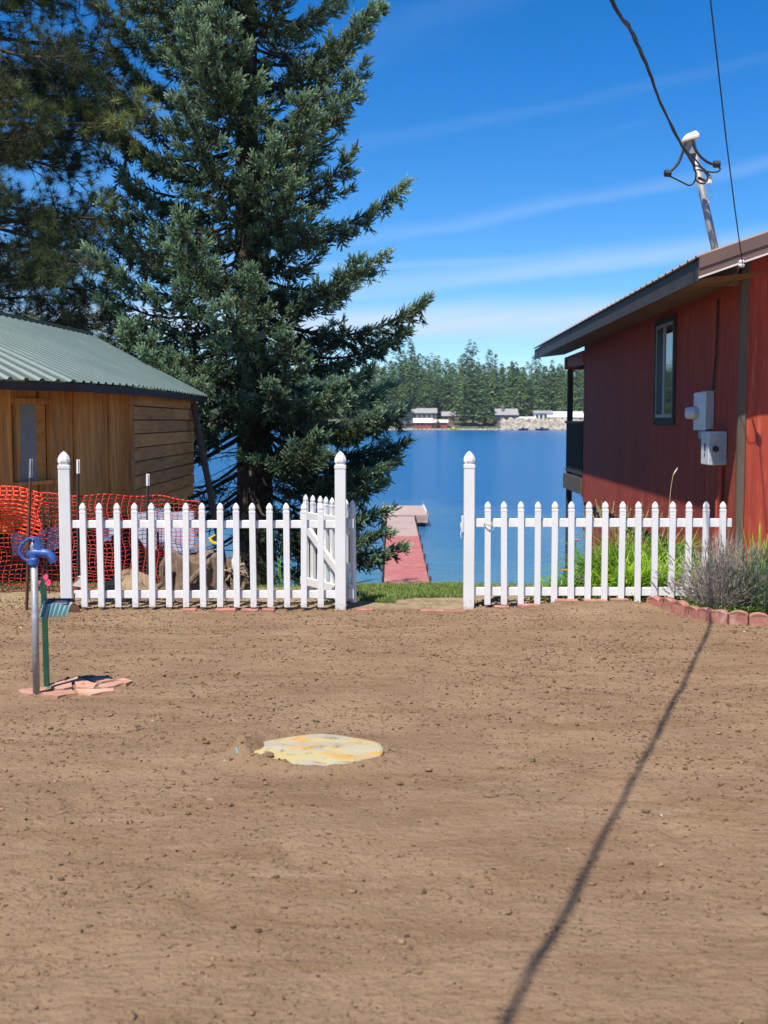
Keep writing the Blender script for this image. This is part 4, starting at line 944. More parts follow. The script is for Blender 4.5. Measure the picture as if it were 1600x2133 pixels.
    ring([(436,1127),(446,1133),(404,1143),(396,1141),(424,1128)],.003,M_alu,'blade')
    # scoop by the fence post
    b0=G(152,1274); e=empty('rusty_scoop',b0,'rusty half-round garden tool stuck in the soil at the foot of the left post','tool')
    c=P(154,1273,10.12); n=12; arc=[c+Vector((.052*math.cos(a),0,-.01+.075*math.sin(a))) for a in np.linspace(0,math.pi,n)]
    MB().add(arc+[p+Vector((0,.012,0)) for p in arc],[tuple(range(n-1,-1,-1)),tuple(range(n,2*n))]+[(i,i+1,i+1+n,i+n) for i in range(n-1)]).build('blade',M_rust,e)
    MB().tube([c+Vector((0,0,.06)),P(156,1236,10.12)],.006,6).build('shank',M_rust,e)
    bx=P(161,1213,10.9)
    o=MB().add([bx+Vector(v) for v in((-.05,0,-.03),(.0,0,.05),(.03,.02,.045),(.03,.02,-.05),(-.05,.1,-.03),(.0,.1,.05),(.03,.12,.045),(.03,.12,-.05))],[(0,3,2,1),(4,5,6,7),(0,1,5,4),(1,2,6,5),(2,3,7,6),(3,0,4,7)]).build('wood_offcut',M_drip); tag(o,'pale wood offcut lying against the net right of the left post','offcut')
M_soilpile=pmat('soil_pile_earth',(.36,.26,.165),(.26,.175,.10),scale=12,rough=.95,bump=.02,bscale=30)
M_stone2=pmat('pale_root',(.42,.34,.25),(.28,.2,.13),scale=20,rough=.9)
yard_bits()
# ---------------------------------------------------------------- conifers
def shoot_template(nn,ln,w,spread=.62,core=True,seed=1):
    r=np.random.default_rng(seed); V=[];Fc=[];T=[]
    for i in range(nn):
        t=(i+.5)/nn; a=i*2.4+r.normal()*.3; x0=t*.92; rad=np.array([0,math.cos(a),math.sin(a)])
        ang=spread*(1.1-.6*t); d=np.array([math.cos(ang),0,0])+rad*math.sin(ang); tan=np.cross(d,rad); tan/=np.linalg.norm(tan)
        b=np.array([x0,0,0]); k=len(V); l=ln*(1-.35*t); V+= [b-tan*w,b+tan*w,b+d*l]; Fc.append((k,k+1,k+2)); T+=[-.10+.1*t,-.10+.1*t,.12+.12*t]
    if core:
        for a in(0,math.pi/2):
            k=len(V); n=np.array([0,math.cos(a),math.sin(a)]); V+=[-n*w*1.6,n*w*1.6,np.array([1.0,0,0])]; Fc.append((k,k+1,k+2)); T+=[-.2,-.2,.05]
    return np.array(V),np.array(Fc),np.array(T)
def spruce():
    X0,Y0=P(527,1150,23.5).x,23.5; zb=th(X0,Y0)-.1; H=17.5
    e=empty('spruce_tree',(X0,Y0,zb),'tall blue spruce with dense drooping blue-green branches, centre left by the lake','tree')
    pts=[(X0+.05*math.sin(z*.5),Y0,zb+z) for z in np.linspace(0,H,24)]
    rad=[.40*(1-t)**.8*(1+.25*math.exp(-t*30))+.015 for t in np.linspace(0,1,24)]; rad[0]=.50
    MB().tube(pts,rad,18).build('trunk',M_bark,e,smooth=True)
    SP=[];SD=[];SS=[];ST=[];limb=MB()
    def env(z,az):
        t=np.interp(z,[-3,-2,0,2,4,6,8.5,11,14.5],[2.3,2.9,3.3,3.25,3.25,3.15,2.85,2.2,.1])
        side=math.cos(az); t*=1.14 if side<0 else 1
        return t*(1+.05*side)*(1-.02)
    z=-1.05; k=0; lastaz=0
    zs=[]
    while z<14.3:
        zs.append(z); z+=.086 if z<11 else .17
    zs=[(q,None) for q in zs]+[(random.uniform(-.3,2.6),random.gauss(-.2,.45)) for _ in range(12)]
    for z,faz in zs:
        lastaz+=2.399+random.uniform(-.35,.35); az=lastaz if faz is None else faz
        back=math.sin(az)>.25
        if back and random.random()<.55: continue
        L=env(z,az)*random.uniform(.74,1.06)
        if z<.2 and faz is None: L*=random.uniform(.6,1.0)
        if faz is not None: L=random.uniform(2.5,3.15)
        low=float(np.interp(z,[-1,1,4,8,12],[-.30,-.20,-.06,.10,.25])); tip=float(np.interp(z,[-1,1,4,8,12],[.05,.07,.14,.20,.3]))
        d=np.array([math.cos(az),math.sin(az)])
        perp=np.array([-d[1],d[0]]); bend=random.uniform(-.12,.12)
        def sp(s): 
            r_=L*s; return np.array([X0+d[0]*r_+perp[0]*bend*r_*s,Y0+d[1]*r_+perp[1]*bend*r_*s,z+L*(low*s-.16*math.sin(s*math.pi)*.8+tip*s**3)])
        ns=9; pl=[Vector(sp(s)) for s in np.linspace(0,1,ns)]
        limb.tube(pl,[.04*(1-s)*(L/3)+.006 for s in np.linspace(0,1,ns)],4,cap=False)
        if z<1.5 and math.sin(az)<-.25 and abs(math.cos(az))<.85 and faz is None: continue
        tonebase=random.gauss(.50,.10); dens=.62 if back else 1.
        if z<1.3 and math.cos(az)<0: dens=.4; L*=.85
        def arm(pts_,r0,tn,den=1.):
            """dress a curved arm with a fluffy sleeve of shoots"""
            pts_=np.array(pts_); seg=np.diff(pts_,axis=0); ln=np.linalg.norm(seg,axis=1); tot=ln.sum(); n=max(4,int(tot*96*den*dens)); cum=np.concatenate([[0],np.cumsum(ln)])
            for _ in range(n):
                u=random.random()**.85; q=u*tot; i=min(len(ln)-1,int(np.searchsorted(cum,q)-1)); i=max(i,0); p=pts_[i]+seg[i]*((q-cum[i])/ln[i]); dd=seg[i]/ln[i]
                a_=random.uniform(0,6.283); l1=np.cross(dd,[0,0,1.]); l1/=np.linalg.norm(l1)+1e-6; l2=np.cross(l1,dd)
                rad=l1*math.cos(a_)+l2*math.sin(a_)*(.75 if math.sin(a_)>0 else 1.15)
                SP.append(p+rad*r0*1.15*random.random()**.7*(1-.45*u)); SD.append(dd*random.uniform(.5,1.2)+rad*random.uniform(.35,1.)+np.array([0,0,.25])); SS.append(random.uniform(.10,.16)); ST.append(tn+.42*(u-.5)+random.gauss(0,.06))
        ss=np.linspace(.5 if back else (.10 if math.sin(az)<-.5 else .26),1,8); arm([sp(q) for q in ss],.10,tonebase+.06)
        s=random.uniform(.10,.18) if not back else .35; side=random.choice([-1,1])
        while s<.97:
            p=sp(s); tan=sp(min(s+.02,1.02))-sp(s-.02); tan/=np.linalg.norm(tan); side*=-1
            lb=(.95*(1-s)**.8*min(L/3.,1)+.22)*random.uniform(.7,1.15)
            fwd=math.radians(random.uniform(35,62)); lat=np.array([perp[0]*side,perp[1]*side,0]); dd=tan*math.cos(fwd)+lat*math.sin(fwd); dd[2]+=random.uniform(-.32,.02); dd/=np.linalg.norm(dd)
            q=[p+dd*lb*u+np.array([0,0,lb*(-.22*math.sin(u*math.pi)+.10*u*u)]) for u in (.25 if s<.35 else .12,.4,.7,1.)]
            arm(q,.07,tonebase+.18*(s-.6))
            limb.tube([Vector(p),Vector(q[1]),Vector(q[3])],[.012,.008,.003],3,cap=False)
            if random.random()<.75:
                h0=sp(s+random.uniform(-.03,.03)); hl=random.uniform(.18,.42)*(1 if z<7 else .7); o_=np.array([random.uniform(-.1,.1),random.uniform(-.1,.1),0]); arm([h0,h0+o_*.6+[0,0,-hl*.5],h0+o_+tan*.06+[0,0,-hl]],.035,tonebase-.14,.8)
            s+=.20/L*random.uniform(.75,1.3)
        for q in range(5): SP.append(sp(.95+.012*q)); SD.append(tan+rng.normal(size=3)*.3); SS.append(.18); ST.append(tonebase+.25)
    # bare dead twigs low on the trunk
    for k in range(130):
        az=random.uniform(0,6.28); zz=random.uniform(-1.9,2.6); L=random.uniform(.5,2.2); d=Vector((math.cos(az),math.sin(az),random.uniform(-.25,.05))); p0=Vector((X0,Y0,zz)); pl=[p0]
        for i in range(5): pl.append(pl[-1]+d*L/5); d+=Vector((random.uniform(-.2,.2),random.uniform(-.2,.2),random.uniform(-.18,.1)))
        limb.tube(pl,[.016,.013,.010,.008,.006,.004],3,cap=False)
        for i in range(2,6):
            q=pl[i]; 
            for _ in range(2): v=Vector((random.uniform(-1,1),random.uniform(-1,1),random.uniform(-.8,.3)))*.22; limb.tube([q,q+v*.6,q+v+Vector((0,0,-.05))],[.005,.004,.003],3,cap=False)
    o=limb.build('limbs',M_twig,e); tag(o,kind='stuff')
    SP=np.array(SP);SD=np.array(SD);SS=np.array(SS);ST=np.clip(np.array(ST),.04,.85)
    # small share of yellow-brown inner shoots
    y=rng.random(len(ST))<.03; ST[y]*=.25
    TV,TF,TT=shoot_template(8,.42,.075)
    print('spruce shoots',len(SP),'tris',len(SP)*len(TF))
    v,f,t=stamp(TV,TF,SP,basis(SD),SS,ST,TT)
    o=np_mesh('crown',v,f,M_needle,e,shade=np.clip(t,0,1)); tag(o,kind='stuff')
spruce()
def pine():
    T0=P(-110,700,23.); X0,Y0=T0.x,T0.y; zb=th(X0,Y0)-.1; H=19
    e=empty('ponderosa_pine',(X0,Y0,zb),'long-needled dark pine at the left edge, standing behind the green-roofed shed','tree')
    MB().tube([(X0+.1*math.sin(z*.3),Y0,zb+z) for z in np.linspace(0,H,16)],[.36*(1-t*.85) for t in np.linspace(0,1,16)],14).build('trunk',M_bark,e,smooth=True)
    limb=MB();NP=[];ND=[];NT=[];NS=[]
    def tuft(p,d,tone): NP.append(tuple(p));ND.append(tuple(d));NT.append(tone+random.gauss(0,.07));NS.append(random.uniform(.17,.25))
    def twig(p,d,L,r,lvl,tone):
        n=5; pl=[p]; dd=d.normalized()
        for i in range(n):
            pl.append(pl[-1]+dd*L/n); dd=(dd+Vector((random.uniform(-.28,.28),random.uniform(-.28,.28),random.uniform(-.12,.24)))).normalized()
        limb.tube(pl,[r*(1-.75*i/n)+.002 for i in range(n+1)],3,cap=False)
        if lvl==0:
            tuft(pl[-1],dd,tone)
            if random.random()<.6: tuft(pl[-2]+dd*.05,(dd+Vector((random.uniform(-.6,.6),random.uniform(-.6,.6),random.uniform(-.3,.5)))),tone-.05)
        else:
            for i in range(1,n+1):
                for _ in range(2):
                    if random.random()<.5:
                        v=(dd+Vector((random.uniform(-1,1),random.uniform(-1,1),random.uniform(-.9,.8)))).normalized(); twig(pl[i],v,L*random.uniform(.35,.6),r*.5,lvl-1,tone)
            tuft(pl[-1],dd,tone)
    nb=0
    for z in np.arange(1.7,12.5,.15):
        az=random.choice([random.gauss(-.25,.55),random.gauss(-.1,.5),random.uniform(0,6.28)]); L=random.uniform(2.3,3.7)*(1 if z<9 else .8)
        if abs(math.cos(az))<.3 or math.cos(az)<0:
            if random.random()<.6: continue
        d=Vector((math.cos(az),math.sin(az),random.uniform(-.25,.22))); p=Vector((X0,Y0,float(z))); n=8; pl=[p]; dd=d.normalized(); tone=random.choice([.10,.14,.2,.25,.35,.85])
        for i in range(n):
            pl.append(pl[-1]+dd*L/n); dd=(dd+Vector((random.uniform(-.14,.14),random.uniform(-.14,.14),random.uniform(-.12,.12)))).normalized()
        limb.tube(pl,[.050*(1-.8*i/n)+.006 for i in range(n+1)],6,cap=False)
        for i in range(2,n+1):
            for _ in range(2 if i<5 else 3):
                s=random.choice([-1,1]); v=(dd*.7+dd.cross(Vector((0,0,1)))*s*random.uniform(.4,1)+Vector((0,0,random.uniform(-.7,.6)))).normalized()
                twig(pl[i],v,random.uniform(.45,.95),.014,1,tone)
    tag(limb.build('limbs',M_twig,e),kind='stuff')
    r=np.random.default_rng(5);V=[];Fc=[];T=[]
    nn=30
    for i in range(nn):
        th_=math.acos(1-1.15*(i+.5)/nn); a=i*2.4; d=np.array([math.cos(th_),math.sin(th_)*math.cos(a),math.sin(th_)*math.sin(a)]); d[2]+=-.0; t=np.cross(d,r.normal(size=3));t/=np.linalg.norm(t); l=r.uniform(.75,1.05); k=len(V)
        b=np.array([-.25*r.random(),0,0]); V+=[b-t*.018,b+t*.018,b+d*l+t*.012]; Fc.append((k,k+1,k+2)); T+=[-.1,-.1,.15]
    NP=np.array(NP);ND=np.array(ND);print('pine tufts',len(NP))
    v,f,t=stamp(np.array(V),np.array(Fc),NP,basis(ND),np.array(NS),np.array(NT),np.array(T))
    tag(np_mesh('crown',v,f,M_pine,e,shade=np.clip(t,0,1)),kind='stuff')
pine()
# ---------------------------------------------------------------- far shore: forest, trees, houses
def far_tree_mesh(seed,kind):
    r=np.random.default_rng(seed); V=[];Fc=[];T=[]
    n=440
    for i in range(n):
        z=r.random()**.8; 
        if kind=='con': R=.17*(1-z)**.8*(1+.25*math.sin(z*38+seed))+.004; z0=.02
        else: R=.30*math.sin(min(1,z*1.05+.12)*math.pi)**.6; z0=.12
        a=r.uniform(0,6.283); rr_=R*(r.random()**.35); c=np.array([rr_*math.cos(a),rr_*math.sin(a),z0+z*(1-z0)])
        s=(.050 if kind=='con' else .055)*(1-.4*z)*r.uniform(.6,1.3); d=np.array([math.cos(a),math.sin(a),-.55 if kind=='con' else r.uniform(-.3,.5)]); d/=np.linalg.norm(d); t=np.array([-math.sin(a),math.cos(a),0]); k=len(V)
        V+=[c-t*s*.6,c+t*s*.6,c+d*s*1.3,]; Fc.append((k,k+1,k+2)); to=r.normal(.0,.13)+.12*(rr_/max(R,1e-3)-.6); T+=[to,to,to+.08]
    return np.array(V),np.array(Fc),np.array(T)
def far_shore():
    temps=[far_tree_mesh(s,'con') for s in range(5)]+[far_tree_mesh(20+s,'dec') for s in range(2)]
    # mass of forest on the hill
    n=1500; X=rng.uniform(-330,300,n); Y=rng.uniform(700,1010,n); Hh=rng.normal(25,4.5,n)*(1+.12*np.sin(X*.045)+.08*np.sin(X*.13)); Vs=[];Fs=[];Ts=[];off=0
    z=far_z(X,Y)
    for k in range(5):
        m=np.arange(n)%5==k; TV,TF,TT=temps[k]; mm=m.sum(); R=np.tile(np.eye(3),(mm,1,1)); a=rng.uniform(0,6.28,mm); R[:,0,0]=np.cos(a);R[:,0,1]=-np.sin(a);R[:,1,0]=np.sin(a);R[:,1,1]=np.cos(a)
        sel=rng.random(len(TF))<.36; TF2=TF[sel]
        v,f,t=stamp(TV,TF2,np.stack([X[m],Y[m],z[m]],1),R,np.stack([Hh[m]*1.25,Hh[m]*1.25,Hh[m]],1),rng.normal(.40,.10,mm),TT); Vs.append(v);Fs.append(f+off);Ts.append(t);off+=len(v)
    o=np_mesh('far_forest',np.concatenate(Vs),np.concatenate(Fs),M_farleaf,shade=np.clip(np.concatenate(Ts),0,1)); tag(o,'dense dark conifer forest covering the hill across the lake','forest',kind='stuff')
    # front-row trees: things
    M_bt=M_bark; meshes=[]
    for k,(TV,TF,TT) in enumerate(temps):
        me=[]
        for base in(.34,.50,.68):
            mname='far_conifer' if k<5 else 'far_broadleaf'
            mm=bpy.data.meshes.new(mname); mm.from_pydata(TV.tolist(),[],TF.tolist()); a=mm.attributes.new('tone','FLOAT','POINT'); a.data.foreach_set('value',np.clip(TT+base,0,1).astype(np.float32)); mm.materials.append(M_farleaf); me.append(mm)
        meshes.append(me)
    trk=MB().tube([(0,0,-.02),(0,0,.5),(0,0,.95)],[.012,.008,.002],5).mesh('trunk',M_bark)
    def tree(px,Y,h,k,tone,label,group,wid=1.3):
        x=P(px,880,Y).x; z=float(far_z(np.array([x]),np.array([Y]))[0])
        t=empty('conifer' if k<5 else 'broadleaf_tree',(x,Y,z-.2),label,'tree',group)
        for nm,me in(('crown',meshes[k][tone]),('trunk',trk)):
            o=link(nm,me,t); o.scale=(h*wid,h*wid,h); o.rotation_euler=(0,0,random.uniform(0,6.28))
    # individually describable ones
    tree(985,652,25,0,1,'broad dark conifer group standing on the shore in the middle, between the grey houses',None,2.2)
    tree(968,650,22,5,1,'light green broad tree in front of the dark conifers at mid shore',None,1.2)
    tree(830,648,17,6,2,'bright light green rounded tree at the left end of the far shore',None,1.5)
    tree(1012,650,22,2,0,'narrow dark conifer directly left of the grey gabled house on the far shore',None,1.6)
    tree(912,641,5.5,1,0,'small dark conical shrub by the white boathouse roof on the far shore',None,1.6)
    tree(1062,690,26,3,1,'pale grey-green conifer rising behind the grey gabled house',None,1.3)
    random.seed(33)
    px=380.
    while px<1262:
        Y=random.uniform(672,712); h=random.uniform(19,30); tree(px,Y,h,random.randrange(5),random.choice([0,0,1,1,2]),'tall dark conifer in the front row of trees lining the far shore','conifers lining the far shore',random.uniform(1.05,1.6)); px+=random.uniform(7,13)
    # houses
    ms={'grey':pmat('far_grey_wall',(.22,.19,.17),(.17,.145,.13),scale=.5),'brown':pmat('far_brown_wall',(.20,.13,.09),(.15,.10,.07),scale=.5),'white':pmat('far_white',(.80,.80,.80),(.7,.7,.7),scale=.4),'red':pmat('far_red',(.38,.08,.05),(.3,.06,.05),scale=.5),
        'roof':pmat('far_grey_roof',(.33,.31,.30),(.26,.25,.24),scale=.6),'cream':pmat('far_cream',(.72,.66,.55),(.6,.55,.48),scale=.5),'dk':pmat('far_window',(.03,.035,.045),rough=.2)}
    def house(px0,px1,yb,ye,yr,Y,dep,wall,roof,label,cat='house',ridge_x=True,win=4,name='lake_house'):
        a=P(px0,yb,Y);b=P(px1,ye,Y); t=P(px0,yr,Y).z; cx=(a.x+b.x)/2
        e=empty(name,(cx,Y,a.z),label,cat)
        z0=a.z-3; MB().box(a.x,b.x,Y,Y+dep,z0,b.z).build('wall',ms[wall],e)
        o=.6
        if ridge_x:
            v=[(a.x-o,Y-o,b.z-.1),(b.x+o,Y-o,b.z-.1),(b.x+o,Y+dep/2,t),(a.x-o,Y+dep/2,t),(b.x+o,Y+dep+o,b.z-.1),(a.x-o,Y+dep+o,b.z-.1)]
            MB().add(v,[(0,1,2,3),(3,2,4,5),(0,3,5),(1,4,2),(0,5,4,1)]).build('roof',ms[roof],e)
        else:
            v=[(a.x-o,Y-o,b.z-.1),(b.x+o,Y-o,b.z-.1),(cx,Y-o,t),(a.x-o,Y+dep,b.z-.1),(b.x+o,Y+dep,b.z-.1),(cx,Y+dep,t)]
            MB().add([(a.x,Y-.01,b.z-.1),(b.x,Y-.01,b.z-.1),(cx,Y-.01,t-.25)],[(0,1,2)]).build('gable',ms[wall],e)
            MB().add(v,[(0,2,5,3),(1,4,5,2)]).build('roof',ms[roof],e)
        hh=b.z-a.z; ww=b.x-a.x
        for k in range(win):
            xx=a.x+ww*(k+.5)/win; w=ww/win*.28; MB().box(xx-w,xx+w,Y-.08,Y-.02,a.z+hh*.35,a.z+hh*.8).build('window',ms['dk'],e)
        return e
    house(833,858,884,862,847,648,9,'grey','roof','tall grey-brown gabled house wing at the left of the far shore',ridge_x=False,win=2)
    house(859,909,876,860,850,649,8,'grey','roof','long grey-roofed house on the far shore, above the white boathouse roof',win=5)
    house(863,900,889,880,871,640,7,'red','white','red boathouse with a wide pale roof at the left far shoreline','boathouse',win=3,name='boathouse')
    house(900,932,887,880,874,641,6,'red','cream','small low red shed with cream roof, right of the boathouse','boathouse',win=2,name='boathouse')
    house(922,948,880,866,857,652,7,'brown','roof','small brown house with dark roof, left of the mid-shore trees',win=2)
    house(1030,1078,882,864,851,650,9,'grey','roof','dark grey steep-roofed house with a chimney right of the mid-shore trees',ridge_x=True,win=3)
    c=P(1047,850,653); MB().box(c.x-.6,c.x+.6,652,654,c.z-3,c.z+2).build('chimney',ms['grey'])
    bpy.data.objects['chimney'].parent=None; tag(bpy.data.objects['chimney'],'pale chimney stack on the dark grey far house','chimney')
    house(1080,1116,878,874,868,648,7,'grey','white','low house with a white roof, left of the two-storey white house','house',win=4)
    house(1114,1150,877,860,855,652,8,'white','roof','two-storey white house with grey roof on the right far shore',win=4)
    house(1143,1215,878,869,857,650,11,'grey','white','wide building with a bright white metal roof seen behind the porch post',win=8)
    # rock revetment
    n=900; X=np.array([P(px,890,1).x for px in rng.uniform(1045,1215,n)]); Yk=rng.uniform(634,648,n); X=X*Yk; z=far_z(X,Yk)+ (Yk-634)*.22
    TV=IV*np.array([1.3,1,.8]); v,f,t=stamp(TV,IF,np.stack([X,Yk,z],1),basis(rng.normal(size=(n,3))),rng.uniform(.5,1.5,n),rng.uniform(.2,1,n))
    M_rock=leafmat('shore_rock',[(0,(.16,.13,.10)),(1,(.46,.41,.34))],0,.9,.2)
    tag(np_mesh('shore_rocks',v,f,M_rock,shade=t),'pale boulder bank below the white houses on the far shore','rocks',kind='stuff')
    n=500; px=rng.uniform(780,1215,n); Yk=rng.uniform(630,636,n); X=(px-800)/F*Yk; v,f,t=stamp(TV,IF,np.stack([X,Yk,np.full(n,-3.)],1),basis(rng.normal(size=(n,3))),rng.uniform(.2,.8,n),rng.uniform(.5,1,n))
    tag(np_mesh('beach_stones',v,f,M_rock,shade=t),'line of pale stones along the far waterline','rocks',kind='stuff')
    def boat(px,L,mat,label):
        Y=628; x=P(px,893,Y).x; prof=[]
        for t,w,dz in((-.5,.7,0),(-.2,1,0),(.2,.9,.05),(.42,.45,.2),(.5,.05,.3)):
            prof.append([(x+t*L,Y-w*.9,-2.3+dz),(x+t*L,Y-w*.5,-3.25),(x+t*L,Y+w*.5,-3.25),(x+t*L,Y+w*.9,-2.3+dz)])
        e=empty('moored_boat',(x,Y,-3.2),label,'boat'); MB().rings(prof).build('hull',mat,e); MB().box(x-L*.15,x+L*.1,Y-.5,Y+.5,-2.3,-1.6).build('cabin',mat,e)
    boat(1090,5,M_navy,'dark boat moored below the rocks, the left one of two'); boat(1129,7,M_navy,'longer dark boat moored below the rocks, the right one of two'); boat(945,5,pmat('far_yellow',(.75,.62,.15)),'small yellow boat at the water edge left of the mid-shore trees')
far_shore()
# ---------------------------------------------------------------- plants
def blade_arr(n,base,az,L,lean,curve,w,tone,seg=6):
    """arching strap leaves; all arrays length n"""
    s=np.linspace(0,1,seg+1)[None]; L=L[:,None]
    r_=L*(lean[:,None]*s+curve[:,None]*s*s*.6); z=L*(s*np.sqrt(np.clip(1-lean[:,None]**2,0,1))-curve[:,None]*.75*s**2.2)
    cx=base[:,0:1]+np.cos(az)[:,None]*r_; cy=base[:,1:2]+np.sin(az)[:,None]*r_; cz=base[:,2:3]+z
    wd=w[:,None]*(np.sin(np.clip(s*.92+.08,0,1)*math.pi)**.5)*(1-s*.35); wd[:,-1]=w*.08
    px=-np.sin(az)[:,None]*wd/2; py=np.cos(az)[:,None]*wd/2
    A=np.stack([cx-px,cy-py,cz],-1);B=np.stack([cx+px,cy+py,cz+ .0],-1)
    V=np.concatenate([A,B],1).reshape(-1,3); k=2*(seg+1); i=np.arange(seg); q=np.stack([i,i+1,i+1+seg+1,i+seg+1],1)
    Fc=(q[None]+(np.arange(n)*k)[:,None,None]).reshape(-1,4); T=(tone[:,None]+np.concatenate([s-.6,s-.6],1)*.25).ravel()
    return V,Fc,T
def clump(name,px,Y,n,h,tone,label,cat,group=None,spread=.10,w=.019,mat=None,lean=(.15,.9),curve=(.25,.8)):
    x=P(px,1220,Y).x; z=th(x,Y); base=np.stack([x+rng.normal(size=n)*spread,Y+rng.normal(size=n)*spread*.8,np.full(n,z-.01)],1)
    V,Fc,T=blade_arr(n,base,rng.uniform(0,6.283,n),rng.uniform(.6,1.1,n)*h,rng.uniform(*lean,n),rng.uniform(*curve,n),np.full(n,w)*rng.uniform(.7,1.2,n),rng.normal(tone,.12,n))
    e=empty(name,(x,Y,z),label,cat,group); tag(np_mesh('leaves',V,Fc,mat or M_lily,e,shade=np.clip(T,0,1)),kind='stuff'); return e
for px,Y,n,h,tone,lab in ((1148,11.0,90,.24,.40,'low dark green clump at the left end of the bed behind the right fence'),(1183,11.1,120,.34,.50,'green strap-leaf clump around the foot of the porch post'),(1222,11.2,160,.44,.42,'mid green clump with a violet flower spike, third from the left in the bed'),
    (1258,11.5,230,.74,.38,'tall darker green clump before the near corner of the red wall'),(1300,11.7,260,.84,.40,'tall deep green clump at the back middle of the bed'),(1300,11.0,230,.55,.80,'bright yellow-green lily clump left of centre in the bed front'),(1345,11.1,240,.58,.88,'brightest yellow-green lily clump in the middle of the bed front'),
    (1350,11.7,260,.82,.42,'tall deep green clump behind the brightest lily clump'),(1392,11.1,230,.55,.82,'yellow-green lily clump right of centre, with a grey leaf in it'),(1400,11.6,240,.74,.45,'tall green clump at the back right of the bed'),(1440,11.1,170,.48,.70,'right-most yellow-green lily clump beside the lavender')):
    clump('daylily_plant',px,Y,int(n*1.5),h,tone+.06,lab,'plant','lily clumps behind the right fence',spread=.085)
def flowers():
    mo=pmat('orange_petals',(.85,.22,.04),(.8,.12,.03),scale=20,rough=.5); mv=pmat('violet_petals',(.16,.09,.35),rough=.6)
    for px,py,Y,lab in((1200,1127,11.2,'orange lily bloom high beside the corner of the red cabin'),(1176,1190,10.9,'orange lily bloom low beside the foot of the porch post')):
        c=P(px,py,Y); e=empty('lily_flower',Vector((c.x,Y,th(c.x,Y))),lab,'flower'); MB().tube([(c.x,Y,th(c.x,Y)),(c.x-.01,Y,c.z-.1),c],.004,5).build('stem',pmat('stem_green',(.12,.2,.05)),e)
        for k in range(6):
            a=k*1.047; d=Vector((math.cos(a),math.sin(a)*.8,.5))*.05; s=Vector((-math.sin(a),math.cos(a),0))*.014
            MB().add([c,c+d*.5-s,c+d+Vector((0,0,-.01)),c+d*.5+s],[(0,1,2,3)]).build('petal',mo,e)
    c=P(1206,1208,10.95); e=empty('violet_flower',Vector((c.x,10.95,th(c.x,10.95))),'small violet flower spikes low between the left lily clumps','flower'); b=MB()
    for k in range(40):
        p=c+Vector((random.gauss(0,.03),random.gauss(0,.02),random.uniform(-.03,.05))); b.add([p+Vector((random.uniform(-.009,.009),random.uniform(-.006,.006),random.uniform(-.009,.009))) for _ in range(4)],[(0,1,2),(0,2,3),(1,2,3)])
    b.build('petals',mv,e); MB().tube([(c.x,10.95,th(c.x,10.95)),(c.x,10.95,c.z)],.004,5).build('stem',M_lily if False else pmat('stem_green2',(.12,.2,.05)),e)
    # tall grasses with seed heads against the red wall
    for px,lab in((1262,'tall straw-coloured grass stalks rising in front of the left part of the red wall'),(1345,'tall straw-coloured grass stalks before the middle of the red wall, with one very high arching head')):
        n=36; Y=11.8; x=P(px,1200,Y).x; z=th(x,Y); base=np.stack([x+rng.normal(size=n)*.13,Y+rng.normal(size=n)*.1,np.full(n,z)],1); V,Fc,T=blade_arr(n,base,rng.choice([2.7,3.3,.3,5.9],n)+rng.normal(size=n)*.5,rng.uniform(.7,1.05,n),rng.uniform(.1,.35,n),rng.uniform(.0,.2,n),np.full(n,.005),rng.uniform(.1,.9,n),seg=7)
        e=empty('tall_grass',(x,Y,z),lab,'grass clump'); tag(np_mesh('stalks',V,Fc,M_straw,e,shade=np.clip(T,0,1)),kind='stuff')
        # heads
        tips=V.reshape(n,2,8,3)[:,0,-1]; pre=V.reshape(n,2,8,3)[:,0,-3]; TV,TF,TT=shoot_template(9,.25,.05,.4); v,f,t=stamp(TV,TF,pre,basis(tips-pre),np.full(n,.13),np.full(n,.7),TT); tag(np_mesh('seed_heads',v,f,M_straw,e,shade=np.clip(t,0,1)),kind='stuff')
    # the one high arching head
    a=P(1395,1060,11.6); pts=[P(1388,1200,11.6),P(1392,1080,11.6),P(1397,1020,11.6),P(1402,990,11.6),P(1412,974,11.6)]; pts[0].z=th(pts[0].x,11.6)
    e=empty('grass_stalk',pts[0],'single very tall arching grass stalk with a pale drooping head on the red wall','grass'); MB().tube(pts,.003,5).build('stalk',pmat('straw_stalk',(.45,.38,.18)),e); MB().tube([pts[3],pts[3].lerp(pts[4],.5),pts[4]],[.003,.009,.003],6).build('seed_head',pmat('straw_head',(.6,.52,.33)),e)
flowers()
